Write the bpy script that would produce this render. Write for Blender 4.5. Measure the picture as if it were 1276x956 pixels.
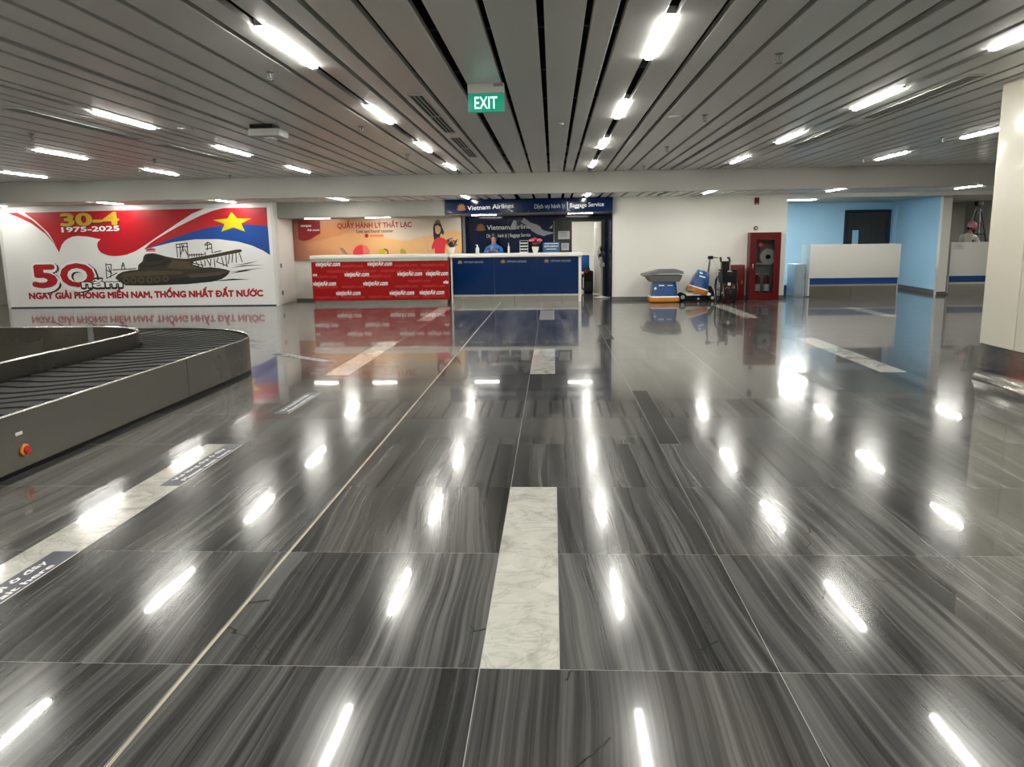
import bpy, bmesh, math, random
from mathutils import Vector, Matrix
from mathutils.geometry import tessellate_polygon
random.seed(7)
PI = math.pi
for o in list(bpy.data.objects): bpy.data.objects.remove(o)
scene = bpy.context.scene
COL = scene.collection

# ------------------------------------------------------------------ camera
cam_d = bpy.data.cameras.new('camera'); cam = bpy.data.objects.new('camera', cam_d); COL.objects.link(cam)
cam_d.sensor_fit = 'HORIZONTAL'; cam_d.sensor_width = 36.0; cam_d.lens = 979.9 / 1276 * 36.0
cam_d.clip_start = 0.05; cam_d.clip_end = 200
right = Vector((0.9986040, 0.0508989, -0.0141205)); down = Vector((-0.0048375, -0.1780767, -0.9840047)); fwd = Vector((-0.0525993, 0.9826993, -0.1775818))
m = Matrix.Identity(4)
for i in range(3):
    m[i][0] = right[i]; m[i][1] = -down[i]; m[i][2] = -fwd[i]
m[0][3], m[1][3], m[2][3] = 0.2538, -2.4398, 1.4211
cam.matrix_world = m
scene.camera = cam

# ------------------------------------------------------------------ world, exposure
w = bpy.data.worlds.new('world'); scene.world = w; w.use_nodes = True
bg = w.node_tree.nodes['Background']; bg.inputs[0].default_value = (0.5, 0.52, 0.55, 1); bg.inputs[1].default_value = 0.15
vs = scene.view_settings
vs.view_transform = 'Standard'; vs.look = 'None'; vs.gamma = 1.0; vs.exposure = 0.0; vs.use_curve_mapping = False
LAMP = 134.0            # radiance of the strip lamps
LAMP_COL = (1.0, 0.985, 0.915, 1)

# ------------------------------------------------------------------ materials
def srgb(r, g, b):
    f = lambda c: (c / 255 / 12.92) if c / 255 <= 0.04045 else ((c / 255 + 0.055) / 1.055) ** 2.4
    return (f(r), f(g), f(b), 1)
MATS = {}
def mat(name, col, rough=0.5, metal=0.0, spec=0.5, coat=0.0, coat_rough=0.03, emit=None, estr=0.0, noise=0.0, nscale=8.0, bump=0.0, stretch=(1, 1, 1), alpha_glass=False):
    if name in MATS: return MATS[name]
    M = bpy.data.materials.new(name); M.use_nodes = True
    nt = M.node_tree; b = nt.nodes['Principled BSDF']
    if len(col) == 3: col = (*col, 1)
    b.inputs['Base Color'].default_value = col; b.inputs['Roughness'].default_value = rough
    b.inputs['Metallic'].default_value = metal; b.inputs['Specular IOR Level'].default_value = spec
    b.inputs['Coat Weight'].default_value = coat; b.inputs['Coat Roughness'].default_value = coat_rough
    if emit is not None:
        b.inputs['Emission Color'].default_value = emit; b.inputs['Emission Strength'].default_value = estr
    if alpha_glass:
        b.inputs['Transmission Weight'].default_value = 1.0; b.inputs['IOR'].default_value = 1.15
    if noise > 0 or bump > 0:
        tc = nt.nodes.new('ShaderNodeTexCoord'); mp = nt.nodes.new('ShaderNodeMapping'); n = nt.nodes.new('ShaderNodeTexNoise')
        mp.inputs['Scale'].default_value = stretch
        n.inputs['Scale'].default_value = nscale; n.inputs['Detail'].default_value = 5
        nt.links.new(tc.outputs['Object'], mp.inputs[0]); nt.links.new(mp.outputs[0], n.inputs['Vector'])
        if noise > 0:
            mr = nt.nodes.new('ShaderNodeMapRange'); mr.inputs['To Min'].default_value = 1 - noise; mr.inputs['To Max'].default_value = 1 + noise
            mx = nt.nodes.new('ShaderNodeVectorMath'); mx.operation = 'SCALE'; mx.inputs[0].default_value = col[:3]
            nt.links.new(n.outputs[0], mr.inputs[0]); nt.links.new(mr.outputs[0], mx.inputs['Scale']); nt.links.new(mx.outputs[0], b.inputs['Base Color'])
        if bump > 0:
            bp = nt.nodes.new('ShaderNodeBump'); bp.inputs['Strength'].default_value = bump; bp.inputs['Distance'].default_value = 0.01
            nt.links.new(n.outputs[0], bp.inputs['Height']); nt.links.new(bp.outputs[0], b.inputs['Normal'])
    MATS[name] = M
    return M

class NT:
    """tiny node helper"""
    def __init__(s, M): s.t = M.node_tree; s.l = s.t.links
    def n(s, typ, **kw):
        x = s.t.nodes.new(typ)
        for k, v in kw.items(): setattr(x, k, v)
        return x
    def math(s, op, a, b=None, c=None):
        x = s.n('ShaderNodeMath', operation=op)
        for i, v in enumerate((a, b, c)):
            if v is None: continue
            if isinstance(v, (int, float)): x.inputs[i].default_value = v
            else: s.l.new(v, x.inputs[i])
        return x.outputs[0]
    def comb(s, x, y, z=0.0):
        c = s.n('ShaderNodeCombineXYZ')
        for i, v in enumerate((x, y, z)):
            if isinstance(v, (int, float)): c.inputs[i].default_value = v
            else: s.l.new(v, c.inputs[i])
        return c.outputs[0]
    def noise(s, vec, scale, detail=4, rough=0.55, dist=0.0):
        x = s.n('ShaderNodeTexNoise'); s.l.new(vec, x.inputs['Vector'])
        x.inputs['Scale'].default_value = scale; x.inputs['Detail'].default_value = detail; x.inputs['Roughness'].default_value = rough; x.inputs['Distortion'].default_value = dist
        return x.outputs[0]
    def ramp(s, fac, stops, interp='LINEAR'):
        x = s.n('ShaderNodeValToRGB'); s.l.new(fac, x.inputs[0]); e = x.color_ramp.elements; x.color_ramp.interpolation = interp
        while len(e) < len(stops): e.new(0.5)
        for i, (p, c) in enumerate(stops):
            e[i].position = p; e[i].color = c if len(c) == 4 else (*c, 1)
        return x.outputs[0]
    def mix(s, fac, a, b, mode='MIX'):
        x = s.n('ShaderNodeMix', data_type='RGBA', blend_type=mode)
        for sock, v in ((x.inputs[0], fac), (x.inputs[6], a), (x.inputs[7], b)):
            if isinstance(v, (int, float)): sock.default_value = v
            elif isinstance(v, tuple): sock.default_value = v if len(v) == 4 else (*v, 1)
            else: s.l.new(v, sock)
        return x.outputs[2]

def floor_stone():
    M = bpy.data.materials.new('veined_grey_stone'); M.use_nodes = True
    b = M.node_tree.nodes['Principled BSDF']; N = NT(M)
    geo = N.n('ShaderNodeNewGeometry'); sep = N.n('ShaderNodeSeparateXYZ'); N.l.new(geo.outputs['Position'], sep.inputs[0])
    X, Y = sep.outputs[0], sep.outputs[1]
    cx = N.math('FLOOR', X); cy = N.math('FLOOR', Y)
    wn = N.n('ShaderNodeTexWhiteNoise', noise_dimensions='2D'); N.l.new(N.comb(cx, cy), wn.inputs['Vector'])
    sr = N.n('ShaderNodeSeparateColor'); N.l.new(wn.outputs['Color'], sr.inputs[0])
    r1, r2, r3 = sr.outputs[0], sr.outputs[1], sr.outputs[2]
    # veins run along the hall, drift and tilt a little from slab to slab
    px = N.math('ADD', X, N.math('MULTIPLY', r1, 41.0)); py = N.math('ADD', Y, N.math('MULTIPLY', r2, 67.0))
    tilt = N.math('MULTIPLY', N.math('MULTIPLY', N.math('SUBTRACT', r3, 0.5), 0.16), Y)
    px = N.math('ADD', px, tilt)
    warp = N.noise(N.comb(N.math('MULTIPLY', px, 1.1), N.math('MULTIPLY', py, 0.55)), 1.0, 2, 0.45)
    px = N.math('ADD', px, N.math('MULTIPLY', N.math('SUBTRACT', warp, 0.5), 0.17))
    fine = N.noise(N.comb(N.math('MULTIPLY', px, 24.0), N.math('MULTIPLY', py, 0.22)), 1.0, 5, 0.55)
    broad = N.noise(N.comb(N.math('MULTIPLY', px, 7.0), N.math('MULTIPLY', py, 0.16)), 1.0, 3, 0.5)
    cloud = N.noise(N.comb(px, py), 1.6, 4, 0.6)
    hair = N.noise(N.comb(N.math('MULTIPLY', px, 75.0), N.math('MULTIPLY', py, 0.5)), 1.0, 3, 0.6)
    fine = N.math('ADD', fine, N.math('MULTIPLY', N.math('SUBTRACT', hair, 0.5), 0.55))
    v = N.math('ADD', N.math('MULTIPLY', fine, 1.0), N.math('ADD', N.math('MULTIPLY', broad, 0.85), N.math('MULTIPLY', N.noise(N.comb(N.math('MULTIPLY', px, 2.9), N.math('MULTIPLY', py, 0.12)), 1.0, 2, 0.5), 0.45)))
    v = N.math('ADD', N.math('MULTIPLY', N.math('SUBTRACT', v, 1.15), 1.15), 0.53)
    v = N.math('ADD', v, N.math('MULTIPLY', N.math('SUBTRACT', r2, 0.5), 0.07))
    col = N.ramp(v, [(0.26, (0.017, 0.017, 0.0165)), (0.42, (0.037, 0.0372, 0.0362)), (0.53, (0.059, 0.0592, 0.058)), (0.64, (0.087, 0.087, 0.085)), (0.84, (0.150, 0.149, 0.141))])
    warm = N.noise(N.comb(px, py), 0.9, 2, 0.5)
    col = N.mix(N.math('MULTIPLY', N.math('MAXIMUM', 0.0, N.math('SUBTRACT', warm, 0.5)), 1.2), col, (0.115, 0.100, 0.082), 'MIX')
    # hairline cracks
    wv = N.noise(N.comb(px, py), 2.0, 4, 0.6)
    vo = N.n('ShaderNodeTexVoronoi', feature='DISTANCE_TO_EDGE'); vo.inputs['Scale'].default_value = 1.05
    N.l.new(N.comb(N.math('ADD', px, N.math('MULTIPLY', wv, 0.5)), N.math('ADD', py, N.math('MULTIPLY', wv, 0.5))), vo.inputs['Vector'])
    ck = N.math('MULTIPLY', N.math('LESS_THAN', vo.outputs['Distance'], 0.0030), N.math('GREATER_THAN', N.noise(N.comb(px, py), 1.3, 2), 0.57))
    col = N.mix(N.math('MULTIPLY', ck, 0.75), col, (0.010, 0.010, 0.010))
    N.l.new(col, b.inputs['Base Color'])
    smudge = N.noise(N.comb(X, Y), 3.0, 5, 0.6)
    rr = N.n('ShaderNodeMapRange'); N.l.new(smudge, rr.inputs[0]); rr.inputs['To Min'].default_value = 0.11; rr.inputs['To Max'].default_value = 0.22
    N.l.new(rr.outputs[0], b.inputs['Roughness'])
    b.inputs['Specular IOR Level'].default_value = 0.15
    b.inputs['Coat Weight'].default_value = 0.52; b.inputs['Coat Roughness'].default_value = 0.033; b.inputs['Coat IOR'].default_value = 1.5
    return M

def white_marble():
    M = bpy.data.materials.new('white_marble'); M.use_nodes = True
    b = M.node_tree.nodes['Principled BSDF']; N = NT(M)
    geo = N.n('ShaderNodeNewGeometry'); P = geo.outputs['Position']
    a = N.noise(P, 5.0, 8, 0.65, 1.2); c = N.noise(P, 2.2, 5, 0.6, 2.5)
    col = N.ramp(a, [(0.30, (0.36, 0.35, 0.31)), (0.46, (0.56, 0.545, 0.49)), (0.62, (0.64, 0.625, 0.565))])
    vein = N.ramp(N.math('ABSOLUTE', N.math('SUBTRACT', c, 0.5)), [(0.0, (1, 1, 1)), (0.02, (0, 0, 0))])
    col = N.mix(N.math('MULTIPLY', vein, 0.35), col, (0.25, 0.235, 0.20))
    N.l.new(col, b.inputs['Base Color']); b.inputs['Roughness'].default_value = 0.16
    b.inputs['Coat Weight'].default_value = 0.7; b.inputs['Coat Roughness'].default_value = 0.03
    return M

def brushed_steel(name, col, rough, axis=(1, 1, 40), aniso=0.0):
    M = bpy.data.materials.new(name); M.use_nodes = True
    b = M.node_tree.nodes['Principled BSDF']; N = NT(M)
    tc = N.n('ShaderNodeTexCoord'); mp = N.n('ShaderNodeMapping'); mp.inputs['Scale'].default_value = axis; N.l.new(tc.outputs['Object'], mp.inputs[0])
    f = N.noise(mp.outputs[0], 12.0, 5, 0.6); g = N.noise(tc.outputs['Object'], 1.3, 3, 0.5)
    c = N.mix(f, tuple(x * 0.86 for x in col), tuple(min(1, x * 1.12) for x in col))
    N.l.new(c, b.inputs['Base Color']); b.inputs['Metallic'].default_value = 1.0
    rr = N.n('ShaderNodeMapRange'); N.l.new(g, rr.inputs[0]); rr.inputs['To Min'].default_value = rough * 0.75; rr.inputs['To Max'].default_value = rough * 1.3
    N.l.new(rr.outputs[0], b.inputs['Roughness'])
    bp = N.n('ShaderNodeBump'); bp.inputs['Strength'].default_value = 0.03; bp.inputs['Distance'].default_value = 0.004
    N.l.new(f, bp.inputs['Height']); N.l.new(bp.outputs[0], b.inputs['Normal'])
    return M

def wood_dark():
    M = bpy.data.materials.new('dark_wood'); M.use_nodes = True
    b = M.node_tree.nodes['Principled BSDF']; N = NT(M)
    tc = N.n('ShaderNodeTexCoord'); mp = N.n('ShaderNodeMapping'); mp.inputs['Scale'].default_value = (14, 14, 0.9); N.l.new(tc.outputs['Object'], mp.inputs[0])
    f = N.noise(mp.outputs[0], 1.6, 6, 0.6, 0.6)
    N.l.new(N.ramp(f, [(0.3, (0.011, 0.010, 0.008)), (0.7, (0.035, 0.031, 0.025))]), b.inputs['Base Color']); b.inputs['Roughness'].default_value = 0.45
    return M

def ad_print():
    """printed backdrop of the lost-and-found panel: orange hills under a pale sky"""
    M = bpy.data.materials.new('orange_print'); M.use_nodes = True
    b = M.node_tree.nodes['Principled BSDF']; N = NT(M)
    geo = N.n('ShaderNodeNewGeometry'); sep = N.n('ShaderNodeSeparateXYZ'); N.l.new(geo.outputs['Position'], sep.inputs[0])
    X, Z = sep.outputs[0], sep.outputs[2]
    n = N.noise(N.comb(N.math('MULTIPLY', X, 1.2), Z), 1.6, 3, 0.5)
    hill = N.math('ADD', N.math('MULTIPLY', N.math('SINE', N.math('MULTIPLY', N.math('ADD', X, 2.9), 2.6)), 0.10), N.math('ADD', 1.50, N.math('MULTIPLY', n, 0.22)))
    sky = N.ramp(N.math('DIVIDE', N.math('ADD', X, 6.3), 4.3), [(0.0, srgb(128, 84, 62)), (0.09, srgb(176, 112, 70)), (0.3, srgb(216, 146, 96)), (0.47, srgb(214, 176, 140)), (0.65, srgb(222, 208, 188)), (1.0, srgb(226, 216, 200))])
    low = N.ramp(N.math('DIVIDE', N.math('ADD', X, 6.3), 4.3), [(0.0, srgb(140, 84, 72)), (0.12, srgb(190, 130, 92)), (0.3, srgb(226, 166, 112)), (0.6, srgb(238, 188, 128)), (1.0, srgb(236, 194, 136))])
    k = N.math('SMOOTH_MIN', 1.0, N.math('MAXIMUM', 0.0, N.math('ADD', 0.5, N.math('MULTIPLY', N.math('SUBTRACT', hill, Z), 14.0))), 0.05)
    N.l.new(N.mix(k, sky, low), b.inputs['Base Color']); b.inputs['Roughness'].default_value = 0.25
    return M

STONE = floor_stone(); MARBLE = white_marble()
STEEL = brushed_steel('brushed_steel', (0.19, 0.18, 0.155), 0.28, (1, 1, 30))
STEEL_P = brushed_steel('polished_steel', (0.40, 0.39, 0.36), 0.16, (1, 1, 30))
STEEL_E = brushed_steel('bright_steel_edge', (0.75, 0.73, 0.68), 0.22, (30, 1, 1))
WOOD = wood_dark(); ADP = ad_print()
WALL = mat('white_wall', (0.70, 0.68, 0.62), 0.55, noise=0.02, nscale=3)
CREAM = mat('cream_panel', (0.64, 0.61, 0.51), 0.34, coat=0.12, coat_rough=0.08, noise=0.02, nscale=2)
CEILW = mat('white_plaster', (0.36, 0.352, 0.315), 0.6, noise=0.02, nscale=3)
SLAT = mat('grey_metal_slat', (0.75, 0.75, 0.71), 0.36, metal=0.0, spec=0.6, noise=0.03, nscale=2, stretch=(6, 0.4, 1))
BLACK = mat('plenum_black', (0.006, 0.006, 0.006), 0.9)
RAILM = mat('carrier_dark', (0.05, 0.055, 0.07), 0.5, metal=0.6)
GROUT = mat('pale_grout', (0.34, 0.335, 0.31), 0.7, noise=0.1, nscale=30)
DSTONE = mat('black_stone', (0.008, 0.008, 0.0078), 0.3, spec=0.15, coat=0.2, noise=0.4, nscale=14)
BASEB = mat('grey_skirting', (0.12, 0.118, 0.11), 0.35)
BLUEW = mat('light_blue_wall', srgb(166, 206, 230), 0.55, noise=0.02, nscale=3)
NAVY = mat('navy_gloss', srgb(1, 24, 62), 0.10, spec=0.22, coat=0.08, coat_rough=0.02)
NAVYB = mat('navy_counter', srgb(0, 34, 78), 0.08, spec=0.22, coat=0.12, coat_rough=0.02)
BLUEB = mat('blue_band', srgb(16, 62, 126), 0.3)
WHITE = mat('white_laminate', (0.74, 0.72, 0.67), 0.3, noise=0.02, nscale=3)
WHITEP = mat('white_print', (0.78, 0.78, 0.76), 0.35)
WTXT = mat('white_lettering', (0.85, 0.85, 0.83), 0.4)
GTXT = mat('grey_lettering', (0.33, 0.36, 0.40), 0.4)
RED = mat('poster_red', srgb(178, 18, 32), 0.35, noise=0.22, nscale=0.7)
REDD = mat('red_lettering', srgb(166, 14, 28), 0.4)
REDC = mat('counter_red', srgb(144, 4, 6), 0.35, spec=0.25, noise=0.05, nscale=4)
REDF = mat('faint_red_lettering', srgb(176, 40, 38), 0.35)
REDM = mat('fire_red_paint', srgb(84, 2, 9), 0.35, spec=0.3, coat=0.1)
BLUEP = mat('poster_blue', srgb(12, 68, 146), 0.35, noise=0.18, nscale=0.9)
YEL = mat('star_yellow', srgb(206, 188, 16), 0.4)
GOLD = mat('gold_lettering', srgb(206, 166, 52), 0.4, noise=0.12, nscale=6)
ORNG = mat('lotus_gold', srgb(158, 94, 22), 0.4)
OLIVE = mat('tank_olive', srgb(52, 46, 32), 0.5, noise=0.35, nscale=3)
OLIVL = mat('tank_olive_light', srgb(78, 69, 50), 0.5, noise=0.2, nscale=3)
INK = mat('black_ink', (0.012, 0.012, 0.010), 0.5)
BLK = mat('black_plastic', (0.006, 0.006, 0.006), 0.6, spec=0.2)
RUB = mat('dark_rubber', (0.022, 0.022, 0.021), 0.75, spec=0.25, noise=0.12, nscale=9)
GREYP = mat('grey_plastic', (0.16, 0.165, 0.165), 0.45)
LGREY = mat('light_grey_plastic', (0.42, 0.42, 0.40), 0.4)
CHROME = mat('chrome', (0.7, 0.7, 0.7), 0.15, metal=1.0)
BLUEPL = mat('blue_plastic', srgb(10, 70, 126), 0.3, coat=0.3)
ORNPL = mat('orange_plastic', srgb(196, 126, 46), 0.4)
GLASS = mat('clear_glass', (0.9, 0.92, 0.92), 0.03, alpha_glass=True)
SKIN = mat('skin', srgb(196, 140, 112), 0.5)
HAIR = mat('black_hair', (0.010, 0.009, 0.009), 0.45)
SHIRT = mat('blue_shirt', srgb(36, 104, 176), 0.7)
SHIRTW = mat('white_shirt', (0.70, 0.68, 0.60), 0.75)
TROU = mat('dark_trousers', (0.02, 0.022, 0.03), 0.8)
PINK = mat('pink_flower', srgb(226, 120, 134), 0.6, noise=0.2, nscale=30)
PINKD = mat('deep_pink_flower', srgb(176, 40, 66), 0.6)
LEAF = mat('dark_leaf', srgb(48, 52, 38), 0.6)
NAVYS = mat('navy_sticker', srgb(38, 44, 62), 0.35)
LAMPS = mat('booth_lamp_diffuser', (0.9, 0.9, 0.88), 0.5, emit=LAMP_COL, estr=30.0)
LAMPL = mat('lower_lamp_diffuser', (0.9, 0.9, 0.88), 0.5, emit=LAMP_COL, estr=145.0)
LAMPP = mat('poster_lamp_diffuser', (0.9, 0.9, 0.88), 0.5, emit=LAMP_COL, estr=98.0)
LAMPM = mat('lamp_diffuser', (0.9, 0.9, 0.88), 0.5, emit=LAMP_COL, estr=LAMP)
GREEN = mat('exit_green', srgb(10, 120, 96), 0.4, emit=srgb(12, 150, 118), estr=0.55)
EXITW = mat('exit_white', (0.7, 0.9, 0.85), 0.4, emit=(0.62, 1.0, 0.92, 1), estr=0.95)
REDBTN = mat('stop_button_red', srgb(190, 20, 20), 0.35)
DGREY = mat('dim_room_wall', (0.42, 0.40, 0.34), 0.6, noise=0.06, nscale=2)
PAPER = mat('paper', (0.62, 0.63, 0.62), 0.6)

# ------------------------------------------------------------------ mesh helpers
class MB:
    def __init__(s): s.v = []; s.f = []
    def add(s, vs, fs):
        k = len(s.v); s.v += [tuple(p) for p in vs]; s.f += [tuple(i + k for i in f) for f in fs]; return s
    def box(s, x0, x1, y0, y1, z0, z1):
        v = [(x, y, z) for x in (x0, x1) for y in (y0, y1) for z in (z0, z1)]
        return s.add(v, [(0, 1, 3, 2), (4, 6, 7, 5), (0, 4, 5, 1), (2, 3, 7, 6), (0, 2, 6, 4), (1, 5, 7, 3)])
    def bbox(s, x0, x1, y0, y1, z0, z1, b=0.01):
        """box with bevelled edges"""
        bm = bmesh.new(); bmesh.ops.create_cube(bm, size=1.0)
        for v in bm.verts: v.co = Vector(((x0 + x1) / 2 + v.co.x * (x1 - x0), (y0 + y1) / 2 + v.co.y * (y1 - y0), (z0 + z1) / 2 + v.co.z * (z1 - z0)))
        bmesh.ops.bevel(bm, geom=bm.edges[:], offset=b, segments=2, affect='EDGES', profile=0.5)
        return s.bm(bm)
    def bm(s, bm, mtx=None):
        bm.verts.ensure_lookup_table(); bm.verts.index_update()
        vs = [(mtx @ v.co if mtx else v.co)[:] for v in bm.verts]; fs = [tuple(v.index for v in f.verts) for f in bm.faces]
        bm.free(); return s.add(vs, fs)
    def hexa(s, lo, hi):
        """two quads (lists of 4 points, same winding) joined"""
        return s.add(list(lo) + list(hi), [(3, 2, 1, 0), (4, 5, 6, 7), (0, 1, 5, 4), (1, 2, 6, 5), (2, 3, 7, 6), (3, 0, 4, 7)])
    def cyl(s, a, b, r, r2=None, n=12):
        a, b = Vector(a), Vector(b); r2 = r if r2 is None else r2; d = (b - a).normalized()
        u = d.orthogonal().normalized(); w_ = d.cross(u)
        ring = lambda c, rr: [c + (u * math.cos(2 * PI * i / n) + w_ * math.sin(2 * PI * i / n)) * rr for i in range(n)]
        return s.add(ring(a, r) + ring(b, r2), [tuple(range(n - 1, -1, -1)), tuple(range(n, 2 * n))] + [(i, (i + 1) % n, n + (i + 1) % n, n + i) for i in range(n)])
    def tube(s, pts, r, n=8, closed=False):
        pts = [Vector(p) for p in pts]; N_ = len(pts); vs = []; fs = []; u = None
        for i, p in enumerate(pts):
            if closed: t = (pts[(i + 1) % N_] - pts[i - 1]).normalized()
            else: t = (pts[min(i + 1, N_ - 1)] - pts[max(i - 1, 0)]).normalized()
            u = t.orthogonal().normalized() if u is None else (u - t * u.dot(t)).normalized()
            w_ = t.cross(u); rr = r[i] if isinstance(r, (list, tuple)) else r
            vs += [p + (u * math.cos(2 * PI * k / n) + w_ * math.sin(2 * PI * k / n)) * rr for k in range(n)]
        for i in range(N_ if closed else N_ - 1):
            j = (i + 1) % N_
            fs += [(i * n + k, i * n + (k + 1) % n, j * n + (k + 1) % n, j * n + k) for k in range(n)]
        if not closed: fs += [tuple(range(n - 1, -1, -1)), tuple(range((N_ - 1) * n, N_ * n))]
        return s.add(vs, fs)
    def lathe(s, prof, c=(0, 0, 0), n=20, axis='z'):
        vs = []; fs = []
        for (r, z) in prof:
            for k in range(n):
                a = 2 * PI * k / n; p = (r * math.cos(a), r * math.sin(a), z)
                if axis == 'y': p = (p[0], -p[2], p[1])
                if axis == 'x': p = (p[2], p[0], p[1])
                vs.append((p[0] + c[0], p[1] + c[1], p[2] + c[2]))
        for i in range(len(prof) - 1):
            fs += [(i * n + k, i * n + (k + 1) % n, (i + 1) * n + (k + 1) % n, (i + 1) * n + k) for k in range(n)]
        fs += [tuple(range(n - 1, -1, -1)), tuple(range((len(prof) - 1) * n, len(prof) * n))]
        return s.add(vs, fs)
    def ball(s, c, r, n=12, sc=(1, 1, 1), rot=None):
        bm = bmesh.new(); bmesh.ops.create_uvsphere(bm, u_segments=n, v_segments=max(6, n * 2 // 3), radius=r)
        M = Matrix.Translation(c) @ (rot.to_4x4() if rot else Matrix.Identity(4)) @ Matrix.Diagonal((*sc, 1))
        return s.bm(bm, M)
    def poly(s, pts, y, th=0.0):
        """flat figure in a wall plane facing -Y: pts are (x, z)"""
        tri = tessellate_polygon([[Vector((p[0], p[1], 0)) for p in pts]])
        area = sum(pts[i][0] * pts[(i + 1) % len(pts)][1] - pts[(i + 1) % len(pts)][0] * pts[i][1] for i in range(len(pts)))
        fs = []
        for t in tri:
            a, b, c = (pts[i] for i in t)
            cr = (b[0] - a[0]) * (c[1] - a[1]) - (c[0] - a[0]) * (b[1] - a[1])
            fs.append(tuple(t) if cr > 0 else tuple(reversed(t)))
        return s.add([(p[0], y, p[1]) for p in pts], fs)
    def prism(s, pts, y0, y1):
        n = len(pts)
        k = len(s.v); s.poly(pts, y0); s.add([(p[0], y1, p[1]) for p in pts], [])
        s.f += [(k + i, k + (i + 1) % n, k + n + (i + 1) % n, k + n + i) for i in range(n)]
        s.f += [tuple(i + n for i in reversed(f)) for f in s.f if all(k <= i < k + n for i in f) and len(f) == 3]
        return s
    def build(s, name, m_, parent=None, smooth=False, loc=None):
        me = bpy.data.meshes.new(name); me.from_pydata(s.v, [], s.f); me.update()
        me.materials.append(m_)
        if smooth:
            me.polygons.foreach_set('use_smooth', [True] * len(me.polygons)); me.set_sharp_from_angle(angle=math.radians(38))
        bm = bmesh.new(); bm.from_mesh(me); bmesh.ops.recalc_face_normals(bm, faces=bm.faces[:]) if not getattr(s, 'keep', False) else None
        bm.to_mesh(me); bm.free()
        o = bpy.data.objects.new(name, me); COL.objects.link(o)
        if parent: o.parent = parent
        if loc: o.location = loc
        return o

def flat():
    b = MB(); b.keep = True; return b
def tag(o, label, cat, group=None, kind=None):
    o['label'] = label; o['category'] = cat
    if group: o['group'] = group
    if kind: o['kind'] = kind
    return o
def thing(name, label, cat, loc=(0, 0, 0), rz=0.0, group=None):
    o = bpy.data.objects.new(name, None); COL.objects.link(o); o.location = loc; o.rotation_euler = (0, 0, rz); o.empty_display_size = 0.1
    return tag(o, label, cat, group)
def struct(o, label, cat): return tag(o, label, cat, None, 'structure')

_tc = {}
HORN = {'Ớ': 'Ó', 'Ờ': 'Ò', 'Ơ': 'O', 'ơ': 'o', 'ợ': 'ọ', 'ở': 'ỏ', 'Đ': 'D'}
def text_mesh(s, bold):
    """flat lettering one em high; bold weights are overlaid shifted copies of the glyphs"""
    key = (s, bold)
    if key not in _tc:
        if (s, 0) not in _tc:
            base = ''.join(HORN.get(c, c) for c in s)
            if base != s:            # horned and barred letters: plain letter plus its own stroke
                v, f = text_mesh(base, 0); v, f = list(v), list(f)
                for i, c in enumerate(s):
                    if c not in HORN: continue
                    pv, _ = text_mesh(base[:i + 1], 0); xr = max(p[0] for p in pv); gv, _ = text_mesh(base[i], 0)
                    plain = {'Ó': 'O', 'Ò': 'O', 'ọ': 'o', 'ỏ': 'o'}.get(base[i], base[i]); hv, _ = text_mesh(plain, 0)
                    h_ = max(p[1] for p in hv); w_ = max(p[0] for p in hv) - min(p[0] for p in hv)
                    if base[i] == 'D': q4 = [(xr - w_ - .06, h_ * .46), (xr - w_ + .26, h_ * .46), (xr - w_ + .26, h_ * .56), (xr - w_ - .06, h_ * .56)]
                    else: q4 = [(xr - w_ * .22, h_ * .80), (xr + .015, h_ * .86), (xr + .055, h_ * 1.08), (xr - .012, h_ * 1.08), (xr - .03, h_ * .95), (xr - w_ * .28, h_ * .90)]
                    n0 = len(v); v += [(p[0], p[1], 0.0) for p in q4]; f.append(tuple(range(n0, n0 + len(q4))))
                _tc[(s, 0)] = (v, f)
        if (s, 0) not in _tc:
            cu = bpy.data.curves.new('lettering', 'FONT'); cu.body = s; cu.size = 1.0; cu.resolution_u = 3; cu.fill_mode = 'FRONT'
            ob = bpy.data.objects.new('lettering', cu); COL.objects.link(ob); dg = bpy.context.evaluated_depsgraph_get(); dg.update()
            me = bpy.data.meshes.new_from_object(ob.evaluated_get(dg))
            _tc[(s, 0)] = ([tuple(p.co) for p in me.vertices], [tuple(p.vertices) for p in me.polygons])
            bpy.data.objects.remove(ob); bpy.data.curves.remove(cu); bpy.data.meshes.remove(me)
        v0, f0 = _tc[(s, 0)]
        if bold:
            v, f = [], []; nd = 8 if bold < .05 else 14
            for k in range(nd):
                a_ = 2 * PI * k / nd; dx, dy = bold * math.cos(a_), bold * math.sin(a_); n0 = len(v)
                v += [(p[0] + dx, p[1] + dy, k * .00006) for p in v0]; f += [tuple(i + n0 for i in q_) for q_ in f0]
            n0 = len(v); v += [(p[0], p[1], nd * .00006) for p in v0]; f += [tuple(i + n0 for i in q_) for q_ in f0]
            _tc[key] = (v, f)
        else: _tc[key] = (v0, f0)
    return _tc[key]
def text(s, x0, x1, zb, cap, y, m_, parent, bold=0.0, slant=0.0, clip=None, name='lettering', drop=0.0, mb=None):
    """lettering in a wall plane: left and right edge, baseline, cap height"""
    v, f = text_mesh(s, bold)
    hv, _ = text_mesh('H', bold); hc = max(p[1] for p in hv)
    mn = min(p[0] for p in v); mx = max(p[0] for p in v); sx = (x1 - x0) / (mx - mn); sz = cap / hc
    out = []
    for p in v:
        zz = p[1] * sz; t = (p[0] - mn) * sx
        out.append((x0 + t + zz * slant, y - p[2], zb + zz + drop * (t / (x1 - x0))))
    b = mb or flat(); 
    if clip:
        out = [(min(max(p[0], clip[0]), clip[1]), p[1], p[2]) for p in out]
    b.add(out, f)
    return b if mb else b.build(name, m_, parent)
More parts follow.
